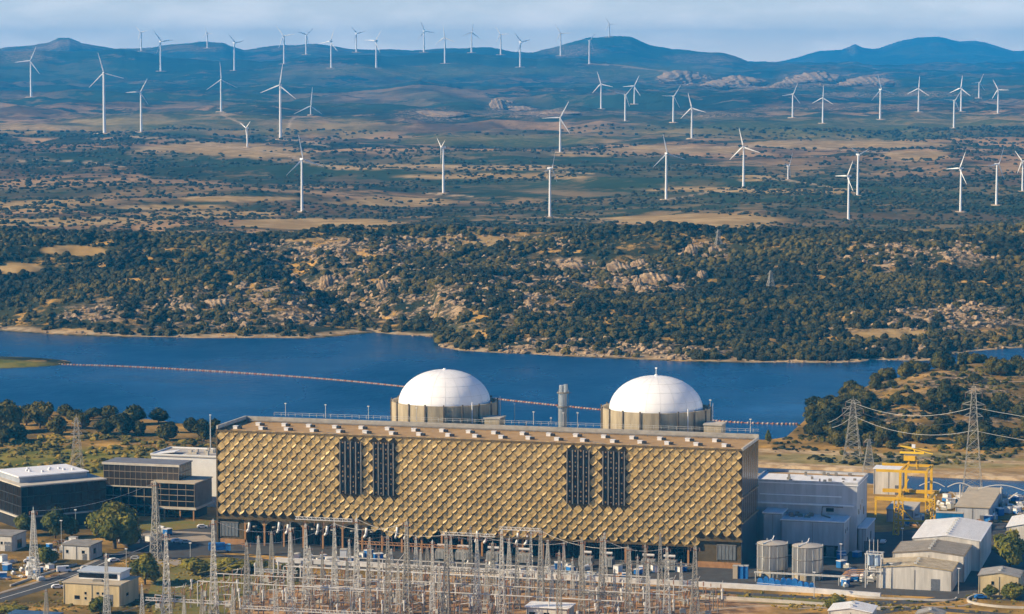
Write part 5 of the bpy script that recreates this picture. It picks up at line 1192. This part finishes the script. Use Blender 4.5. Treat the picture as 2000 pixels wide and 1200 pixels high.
for ri, (t_, sa, sb) in enumerate(rowsY):
    n = int((sb - sa) / 4.3); ct = [0, 0, 0, 0]
    for i in range(n):
        s_ = sa + i * 4.3 + random.uniform(-.6, .6); px_, py_ = proj(*pl(s_, t_, 0))
        if py_ > 1235 or px_ > 1420 or random.random() < .1: continue
        if 1005 < px_ < 1145 and 1168 < py_ < 1225: continue
        if px_ > 1180 and ri < 3 and random.random() < .5: continue
        k = (ri * 7 + int(i / 3) * 3 + (i % 3 == 1)) % 4; nm, parts, lb = KIT[k]
        lab = f'{lb}, {RN[ri]} switchyard row, {ordn(ct[k])} from left'; ct[k] += 1
        o = thing(nm, lab, nm.replace('_', ' '), pl(s_, t_ + random.uniform(-.8, .8)), YAW + R(random.choice((0, 0, 90)) + random.uniform(-4, 4)), nm.replace('_', ' ') + 's in the switchyard'); o.scale = (1.0, 1.0, random.uniform(.85, 1.3))
        for pn, me in parts: link(pn, me, None, o)
# tubular busbars on portals
for i, (t_, sa, sb, z_) in enumerate(((-60, 60, 150, 8.5), (-71, 50, 190, 9), (-79, 60, 215, 8), (-88, 60, 160, 9.5), (-96, 90, 205, 8), (-104, 40, 120, 8.8), (-112, 80, 190, 8), (-120, 40, 110, 9))):
    o = thing('busbar', f'long pale tubular busbar on portal posts, {ordn(i)} counted from the turbine hall', 'busbar', pl(sa, t_), YAW, 'tubular busbars'); L_ = sb - sa
    b = MB(); b.tube((0, 0, z_), (L_, 0, z_), .17, 6); b.build('tube', WB, o)
    for k in range(int(L_ / 14) + 1):
        x_ = min(k * 14.0, L_ - .2)
        b = MB(); b.tube((x_, 0, 0), (x_, 0, z_ - 1.4), .2, 5); insul(b, x_, 0, z_ - .1, 1.3, .22, 4); b.build('post', GALVD if k % 2 else INSULW, o)
# transformers along the hall front
for i, s_ in enumerate((96, 104, 116, 128, 152, 160, 176, 184)):
    o = thing('transformer', f'large transformer with radiators before the turbine hall, {ordn(i)} from the left', 'transformer', pl(s_, -10), YAW, 'transformers along the turbine hall')
    b = MB(); b.box(-2.6, 2.6, -1.6, 1.6, .5, 4.2); b.build('tank', mat('transformer_grey', (.30, .29, .27), .6, .1, .3, 2), o)
    b = MB()
    for k in range(9): b.box(-2.4 + k * .55, -2.15 + k * .55, -2.6, -1.65, .8, 3.8)
    b.build('radiator', GALV, o); b = MB(); b.tube((-2.4, 0, 5.6), (2.0, 0, 5.6), .5, 10); b.build('conservator', WB, o); b = MB()
    for x in (-1.5, 0, 1.5):
        for k in range(5): b.cone((x, .3, 4.2 + .4 * k), .26, .14, .34, 6)
    b.build('bushing', INSUL, o)
# conductors
def cable(pts, lab, r=.06, sag=3, m=BLACKC, name='power_line', grp='power lines'):
    b = MB()
    for a, c in zip(pts[:-1], pts[1:]):
        a, c = np.array(a, float), np.array(c, float); q = []
        for k in range(13):
            t = k / 12; p = a + (c - a) * t; p[2] -= sag * 4 * t * (1 - t); q.append(tuple(p))
        b.path(q, r, 3)
    return b.build(name, m, label=lab, cat='cable', group=grp)
def top(px_): m_ = min(mpos, key=lambda q: abs(q[0] - px_)); return np.array([m_[1][0], m_[1][1], m_[2] * .97])
CC = [(326, 483), (418, 568), (483, 654), (598, 758), (654, 795), (697, 872), (795, 980), (872, 1056), (932, 1136), (980, 1175), (1056, 1226), (1175, 1302), (1226, 1357), (209, 326), (67, 305)]
for i, (a, c) in enumerate(CC): cable([top(a), top(c)], f'thin conductor strung between lattice masts, {ordn(i)} span along the switchyard', .07, 2.5, ALU if i % 3 else BLACKC, grp='conductors between the switchyard masts')
cable([np.append(atz(800, 1204)[:2], 2), np.append(atz(1010, 1120)[:2], zat(atz(1010, 1120), 1086))], 'thick dark cable sloping up from lower left to right across the switchyard centre', .17, .8)
cable([np.append(atz(240, 1212)[:2], 3), np.append(atz(470, 1130)[:2], zat(atz(470, 1130), 1092))], 'pale cable sloping up to the right in front of the left lawn', .12, 1.2, ALU)
cable([np.append(atz(730, 1180)[:2], 5), np.append(atz(795, 1150)[:2], 14)], 'pale inclined cable left of the centre of the switchyard', .14, .2, ALU)
ha = PY['a']; hc = PY['c']
for i, (dz, m, lab) in enumerate(((.90, ALU, 'uppermost'), (.80, BLACKC, 'middle'), (.70, ALU, 'lowest'))):
    A1 = (ha[0][0], ha[0][1], ha[0][2] + ha[1] * dz); C1 = (hc[0][0], hc[0][1], hc[0][2] + hc[1] * (dz - .12)); q = hit(1574, 828)
    cable([(q[0] + 3 * dz, q[1], q[2] + 2), A1, C1, (C1[0] + 120, C1[1] - 60, C1[2])], f'{lab} conductor hanging between the two tall pylons in front of the right-hand hill', .085, 5, m)
# lamp posts round the plant
lp1 = MB(); lp1.cone((0, 0, 0), .14, .08, 9, 6); lp2 = MB(); lp2.box(-.5, .5, -.25, .25, 9, 9.3)
l1, l2 = lp1.mesh('pole'), lp2.mesh('lamp_head'); l1.materials.append(GALV); l2.materials.append(WHITE)
for i, (px_, row, lab) in enumerate(((148, 1040, 'street lamp in front of the black glass office'), (120, 1062, 'street lamp beside the loose green tree'), (372, 1108, 'street lamp between the road and the left lawn'), (1478, 1110, 'street lamp at the shaded foot of the end wall of the hall'), (1642, 1110, 'street lamp right of the steel tanks'), (1762, 1078, 'street lamp left of the gabled warehouses'),
        (247, 1120, 'street lamp on the road bend left of the switchyard'), (1872, 1160, 'street lamp at the front corner of the gabled warehouses'), (1740, 1150, 'street lamp in front of the lowest warehouse'), (1470, 912, 'lamp on the far canal bank beside the turbine hall'), (1590, 1168, 'street lamp on the perimeter wall right of the tanks'))):
    p = atz(px_, row); o = thing('street_lamp', lab, 'street lamp', p, YAW, 'street lamps'); link('pole', l1, None, o); link('lamp_head', l2, None, o)
# vehicles
def car(px_, row, yaw, m, lab, van=False):
    p = atz(px_, row); o = thing('van' if van else 'parked_car', lab, 'van' if van else 'car', (p[0], p[1], .1), yaw, 'vehicles on the plant roads'); L_ = 5.4 if van else 4.3; h = 2.3 if van else 1.45
    b = MB(); pr = [(-L_ / 2, .35), (L_ / 2, .35), (L_ / 2, .9), (L_ * .3, 1.0 if not van else 1.3), (L_ * (.16 if not van else .34), h), (-L_ * (.3 if not van else .49), h), (-L_ * .48, .95)]
    vs_ = [(x, y, z) for y in (-.88, .88) for x, z in pr]; n = len(pr); b.add(vs_, [tuple(range(n)), tuple(range(2 * n - 1, n - 1, -1))] + [(i + n, (i + 1) % n + n, (i + 1) % n, i) for i in range(n)]); b.build('body', m, o)
    b = MB(); b.box(-L_ * .26, L_ * .13, -.9, .9, .98, h - .12) if not van else b.box(L_ * .1, L_ * .3, -.9, .9, 1.3, h - .2); b.build('window', GLASSD, o)
    for x in (-L_ * .32, L_ * .32):
        for y in (-.85, .85): b = MB(); b.tube((x, y - .1, .33), (x, y + .1, .33), .33, 10); b.build('wheel', DARK, o)
W1, S1 = WHITE, GALV
for a in ((112, 1150, .3, W1, 'white car on the verge above the left road', False), (125, 1118, .3, W1, 'white van parked beside the road under the small white hut', True), (168, 1113, .5, S1, 'silver car at the roadside right of the white van', False), (57, 1100, .2, W1, 'white car in the cluttered yard at the left edge', False),
          (222, 1098, .6, W1, 'white car on the road near the largest round tree', False), (265, 1094, 0, S1, 'silver car on the road left of the tall left mast', False), (345, 1060, .4, W1, 'white car in the car park below the raised offices', False), (362, 1062, .4, S1, 'silver car beside the white one in the car park', False), (395, 1032, .2, W1, 'white car by the lawn left of the turbine hall', False), (1725, 1062, 1.2, W1, 'white car in the shaded yard beside the yellow crane leg', False), (1915, 1170, .1, BLUE, 'blue car in front of the beige hut', False)): car(*a)
p = atz(428, 1080); o = thing('truck', 'blue truck parked at the left corner of the turbine hall', 'truck', (p[0], p[1], .1), R(10))
b = MB(); b.box(-4, 2.2, -1.3, 1.3, 1.1, 3.8); b.build('tank', BLUE, o); b = MB(); b.box(2.4, 4.4, -1.2, 1.2, .7, 3.2); b.build('cab', mat('light_blue_paint', (.10, .40, .72)), o)
for x in (-3, -1.6, 3.2):
    for y in (-1.15, 1.15): b = MB(); b.tube((x, y - .18, .5), (x, y + .18, .5), .5, 10); b.build('wheel', DARK, o)

# ------------------------------------------------------------------ yard clutter: skids, pipe bundles, drums
def cl_skid(): 
    a = MB(); a.box(-1.4, 1.4, -.9, .9, .2, 1.5); c_ = MB(); c_.tube((-1, 0, 1.5), (1, 0, 1.7), .45, 8); d_ = MB(); d_.path([(1, .5, 1), (1.8, .5, 1.2), (1.8, .5, 2.6)], .15, 5); return [('body', a), ('drum', c_), ('pipe', d_)]
def cl_pipes():
    a = MB()
    for k in range(5): a.tube((-2.4, -.8 + k * .4, .3 + .2 * (k % 2)), (2.4, -.8 + k * .4, .3 + .2 * (k % 2)), .18, 6)
    c_ = MB(); c_.box(-1.6, -1.4, -1.1, 1.1, 0, .7); c_.box(1.4, 1.6, -1.1, 1.1, 0, .7); return [('pipe', a), ('rack', c_)]
def cl_box():
    a = MB(); a.box(-1.5, 1.5, -1.1, 1.1, .1, 1.9); c_ = MB(); c_.box(-1.6, 1.6, -1.2, 1.2, 1.9, 2.05); return [('body', a), ('lid', c_)]
CK = [('equipment_skid', cl_skid, (GALV, WHITE, GALVD), 'steel skid with white drum'), ('pipe_bundle', cl_pipes, (COPPER, GALVD), 'rusty pipe bundle'), ('site_box', cl_box, (WHITE, GALV), 'white site box'), ('site_box', cl_box, (BLUE, WHITE), 'blue site box'), ('pipe_bundle', cl_pipes, (WB, GALVD), 'white pipe bundle')]
KK = []
for nm, fn, ms, lb in CK:
    pp = []
    for (pn, mb), mt in zip(fn(), ms): me = mb.mesh(pn); me.materials.append(mt); pp.append((pn, me))
    KK.append((nm, pp, lb))
ZN = [('in the yard at the left edge', [(5, 112), (1095, 1135)], 44), ('behind the white hut at left', [(85, 180), (1060, 1080)], 20), ('beside the yellow crane legs', [(1760, 1815), (1005, 1030)], 16), ('in the yard behind the blue container', [(1815, 1900), (975, 1000)], 20), ('in the right edge store yard', [(1915, 2010), (975, 1022)], 50),
      ('left of the gabled warehouses', [(1640, 1720), (1085, 1150)], 34), ('along the road left of the turbine hall', [(235, 330), (1040, 1062)], 14), ('before the left turbine hall bays', [(560, 760), (1088, 1098)], 26), ('before the right turbine hall bays', [(900, 1340), (1108, 1128)], 34)]
for zn, ((xa, xb), (ya, yb)), n in ZN:
    ct = {}
    for px_ in sorted(random.uniform(xa, xb) for _ in range(n)):
        row = random.uniform(ya, yb); p = atz(px_, row); k = random.choice((0, 0, 1, 2, 2, 3, 4)); nm, pp, lb = KK[k]; j = ct.get(lb, 0); ct[lb] = j + 1
        o = thing(nm, f'{lb} {zn}, {ordn(j)} from left', nm.replace('_', ' '), (p[0], p[1], max(gz(p[0], p[1]), 0) + .05), random.uniform(0, 3.1), 'loose equipment in the plant yards'); s_ = random.uniform(.6, 1.15); o.scale = (s_, s_, s_ * random.uniform(.8, 1.5))
        for pn, me in pp: link(pn, me, None, o)
# transformer bay structure left of the warehouses
o = thing('substation_frame', 'blue-grey steel frame with vertical rods and tanks left of the gabled warehouses', 'steel frame', pl(*loc(atz(1690, 1148))), YAW)
b = MB()
for x in (0, 5.5):
    for y in (0, 5): b.tube((x, y, 0), (x, y, 12.5), .25, 4)
for z in (6, 12.3):
    b.tube((-.5, 0, z), (6, 0, z), .22, 4); b.tube((-.5, 5, z), (6, 5, z), .22, 4); b.tube((0, 0, z), (0, 5, z), .22, 4); b.tube((5.5, 0, z), (5.5, 5, z), .22, 4)
for x in (1.2, 2.7, 4.2): b.tube((x, 1, 12.5), (x, 1, 17.5), .12, 4)
b.build('frame', INSULW, o); b = MB(); b.cone((1.6, 2, 8), 1.1, 1.1, 4, 10); b.cone((4, 2, 8), 1.1, 1.1, 4, 10); b.build('vessel', mat('pale_blue_paint', (.40, .50, .62), .5, .1, .2, 2), o)
b = MB()
for k in range(4): b.path([(-1, 1 + k, 4 + k * .6), (-6, 2 + k * 1.6, 3.5 + k * .5), (-9, 5 + k * 2, 3.4)], .16, 4)
b.build('pipe', COPPER, o)
# tubular arches by the canal
for i, (xa, xb, row, yt, lab) in enumerate(((1795, 1845, 982, 938, 'pale tubular line support by the canal right of the yellow crane'), (1850, 1900, 985, 940, 'pale tubular support with a leaning strut left of the tallest pylon'), (1910, 2000, 990, 944, 'wide pale tubular support at the right edge by the canal'))):
    p = atz((xa + xb) / 2, row); h = zat(p, yt); wm = (xb - xa) * p[1] / F; o = thing('line_support', lab, 'line support', p, YAW, 'tubular line supports by the canal')
    b = MB(); b.tube((0, 0, 0), (0, 0, h * .85), .3, 5); b.tube((0, 0, h * .1), (wm * .35, 0, h * .62), .28, 5); b.tube((0, 0, h * .1), (-wm * .28, 0, h * .5), .24, 5); b.build('post', INSULW, o)
    b = MB(); b.path([(wm * (k / 8 - .5), 0, h * (.72 + .2 * math.sin(math.pi * k / 8))) for k in range(9)], .2, 5); b.build('curved_bar', WB, o)

# ------------------------------------------------------------------ floating boom across the lake
pts = smooth([atz(px_, py_, -3) for px_, py_ in ((-140, 703), (0, 708), (100, 712), (250, 717), (420, 726), (620, 740), (795, 757), (960, 779), (1170, 801), (1400, 823), (1500, 828), (1560, 829))], 8)
boom = thing('floating_boom', 'long floating boom of red and white floats curving across the lake', 'boom', pts[-1]); o0 = np.array(pts[-1])
b = MB(); b.path([tuple(np.array(p) - o0 + (0, 0, .15)) for p in pts], .22, 4); b.build('cable', RED, boom)
FLW = mat('faded_float', (.62, .48, .38), .7, 0, .2, 2); fl = MB(); fl.cone((0, 0, 0), .62, .62, .7, 8); fw, fr = fl.mesh('float'), fl.mesh('float'); fw.materials.append(FLW); fr.materials.append(RED)
tot = 0; seq = []
for a, c in zip(pts[:-1], pts[1:]):
    a, c = np.array(a), np.array(c); L_ = np.linalg.norm(c - a); n = max(1, int(L_ / 1.7)); seq += [a + (c - a) * k / n for k in range(n)]
seq = seq[::-1]; rest = [MB(), MB()]
for i, p in enumerate(seq):
    q = p - o0
    if i < 100: link('float', fr if i % 3 == 0 else fw, None, boom, loc_=q)
    else: rest[0 if i % 3 == 0 else 1].cone(tuple(q), .62, .62, .7, 6)
for r_, m in zip(rest, (RED, FLW)): r_.build('float', m, boom, kind='stuff')

# ------------------------------------------------------------------ wind turbines: hub x, hub y, base y, blade px, blade angle, rotor yaw
TB = [(61, 120, 190, 31, 24, 5), (204, 144, 261, 41, -15, 8), (276, 181, 259, 29, 28, 5), (276, 64, 100, 17, -42, 25), (314, 82, 139, 26, -37, 30), (405, 65, 94, 13, -18, 10), (458, 85, 138, 21, -43, 40), (432, 157, 219, 35, -4, 15), (548, 168, 272, 42, 9, 10), (555, 71, 125, 25, -38, 20), (598, 69, 107, 19, 47, 25),
      (607, 208, 226, 37, 5, 10), (647, 82, 133, 25, 20, 25), (483, 251, 289, 24, 53, 55), (590, 312, 414, 48, -11, 30), (696, 66, 102, 19, -43, 25), (735, 81, 133, 25, 34, 30), (828, 62, 102, 21, -22, 20), (869, 74, 124, 24, -7, 15), (921, 64, 103, 19, 8, 15), (978, 68, 107, 18, -33, 20), (1016, 83, 131, 23, -42, 35),
      (1095, 66, 109, 21, -32, 10), (1151, 80, 125, 19, 38, 25), (1190, 39, 73, 16, -30, 15), (1174, 165, 213, 25, -17, 15), (1239, 169, 205, 23, 26, 15), (1221, 186, 237, 25, 42, 20), (1094, 231, 298, 36, 28, 5), (866, 289, 378, 33, 62, 72), (1074, 330, 424, 35, 22, 62), (1301, 301, 391, 39, -13, 15), (1315, 189, 240, 25, 32, 15),
      (1351, 212, 271, 30, -14, 15), (1452, 288, 367, 38, -13, 25), (1548, 185, 231, 23, 22, 10), (1607, 192, 241, 24, 2, 10), (1719, 176, 235, 30, -15, 20), (1794, 174, 219, 25, 4, 15), (1877, 173, 219, 25, 7, 30), (1863, 197, 251, 25, 34, 20), (1912, 162, 193, 19, 25, 20), (1949, 176, 223, 22, -28, 20), (1539, 325, 351, 32, 38, 66),
      (1675, 303, 382, 27, -55, 30), (1657, 345, 431, 35, 28, 55), (1876, 330, 414, 37, 26, 55), (1946, 322, 401, 38, 26, 45), (1997, 316, 374, 26, -38, 35)]
pm_ = MB(); pm_.cone((0, 0, -2), 1.3, 1, 2.6, 12); pme = pm_.mesh('base_pad'); pme.materials.append(SAND)
tw = MB(); tw.lathe([(1.0, -.02), (.62, 1.0)], 14); tme = tw.mesh('tower', True); tme.materials.append(TURB)
nm_ = MB(); nm_.box(-.5, .5, -1.1, 1.6, -.5, .55); nme = nm_.mesh('nacelle'); nme.materials.append(TURB)
hm_ = MB(); hm_.lathe([(.62, 0), (.5, .35), (.2, .7), (.01, .8)], 12); hv = [(x, -z, y) for x, y, z in hm_.v]; hm_.v = hv; hbe = hm_.mesh('hub', True); hbe.materials.append(TURB)
bl = MB(); prof = [(.00, .018, .018), (.04, .02, .02), (.14, .046, .014), (.30, .042, .010), (.60, .028, .007), (.90, .016, .004), (1.0, .006, .002)]
vs_ = []
for z, c_, th in prof: vs_ += [(-c_ * .4, 0, z), (0, -th, z), (c_ * .8, 0, z), (0, th, z)]
bl.add(vs_, [(4 * i + k, 4 * i + (k + 1) % 4, 4 * i + 4 + (k + 1) % 4, 4 * i + 4 + k) for i in range(len(prof) - 1) for k in range(4)] + [(0, 3, 2, 1)]); ble = bl.mesh('blade'); ble.materials.append(TURB)
def band(by):
    return 'on the skyline' if by < 142 else 'on the distant rocky hills' if by < 275 else 'on the nearer dry plain'
grp = {}
for t_ in TB: grp.setdefault(band(t_[2]), []).append(t_)
for bn, L_ in grp.items():
    for i, (hx, hy, by, bp_, ang, yw) in enumerate(sorted(L_)):
        p = hit(hx, by); 
        if by < 142:
            dd = ray(hx, by); k0 = np.nonzero((_T > 12000) & (_T < (22500 if hx > 1170 else 17500)))[0]; X_ = dd[0] / dd[1] * _T[k0]; g_ = height(X_, _T[k0]); e_ = np.abs(HC + dd[2] / dd[1] * _T[k0] - g_); j = int(np.argmin(e_)); p = np.array([X_[j], _T[k0][j], HC + dd[2] / dd[1] * _T[k0][j]])
        D_ = p[1]; h = zat(p, hy) - p[2]; m1 = D_ / F; Lb = bp_ * m1; hs_ = (by - hy) * m1
        rt = (1.0 + .028 * (by - hy)) * m1 * .5 + .35 * m1
        hgt = 'tall' if by - hy > 75 else 'small' if by - hy < 42 else 'medium-sized'
        o = thing('wind_turbine', f'{hgt} white wind turbine {bn}, {ordn(i)} from the left there', 'wind turbine', (p[0], p[1], p[2] - 1), 0, 'white wind turbines on the hills')
        pd = link('base_pad', pme, None, o, loc_=(0, 0, .9)); pd.scale = (rt * 5.5, rt * 5.5, 1)
        tt = link('tower', tme, None, o); tt.scale = (rt * 1.25, rt * 1.25, h + 1)
        if bn == 'on the nearer dry plain' and False: pass
        yr = R(yw) * (1 if i % 2 else -1); ns = max(rt * 1.5, Lb * .035)
        na = link('nacelle', nme, None, o, loc_=(0, 0, h + 1 + ns * .3), rot=(0, 0, yr)); na.scale = (ns,) * 3
        hb = link('hub', hbe, None, o, loc_=(math.sin(yr) * ns * 1.2, -math.cos(yr) * ns * 1.2, h + 1 + ns * .3), rot=(0, 0, yr)); hb.scale = (ns,) * 3
        for k in range(3):
            bo = link('blade', ble, None, o, loc_=(math.sin(yr) * ns * 1.5, -math.cos(yr) * ns * 1.5, h + 1 + ns * .3))
            bo.rotation_euler = (Matrix.Rotation(yr, 3, 'Z') @ Matrix.Rotation(R(ang + 120 * k), 3, 'Y')).to_euler(); wsc = Lb * (1 + (24 / bp_ - .5) * .9 if bp_ < 40 else 1.0); bo.scale = (wsc * 1.15, wsc * 1.15, Lb)
# ------------------------------------------------------------------ air
hz = MB().box(-19500, 19500, -600, 46500, -13, 780)
hm = bpy.data.materials.new('haze'); hm.use_nodes = True; t = hm.node_tree; t.nodes.clear()
pv = t.nodes.new('ShaderNodeVolumePrincipled'); om = t.nodes.new('ShaderNodeOutputMaterial'); t.links.new(pv.outputs[0], om.inputs['Volume'])
pv.inputs['Color'].default_value = (.03, .41, 1.0, 1); pv.inputs['Density'].default_value = 4.6e-5; pv.inputs['Anisotropy'].default_value = 0.0
hz.build('haze', hm, kind='stuff')
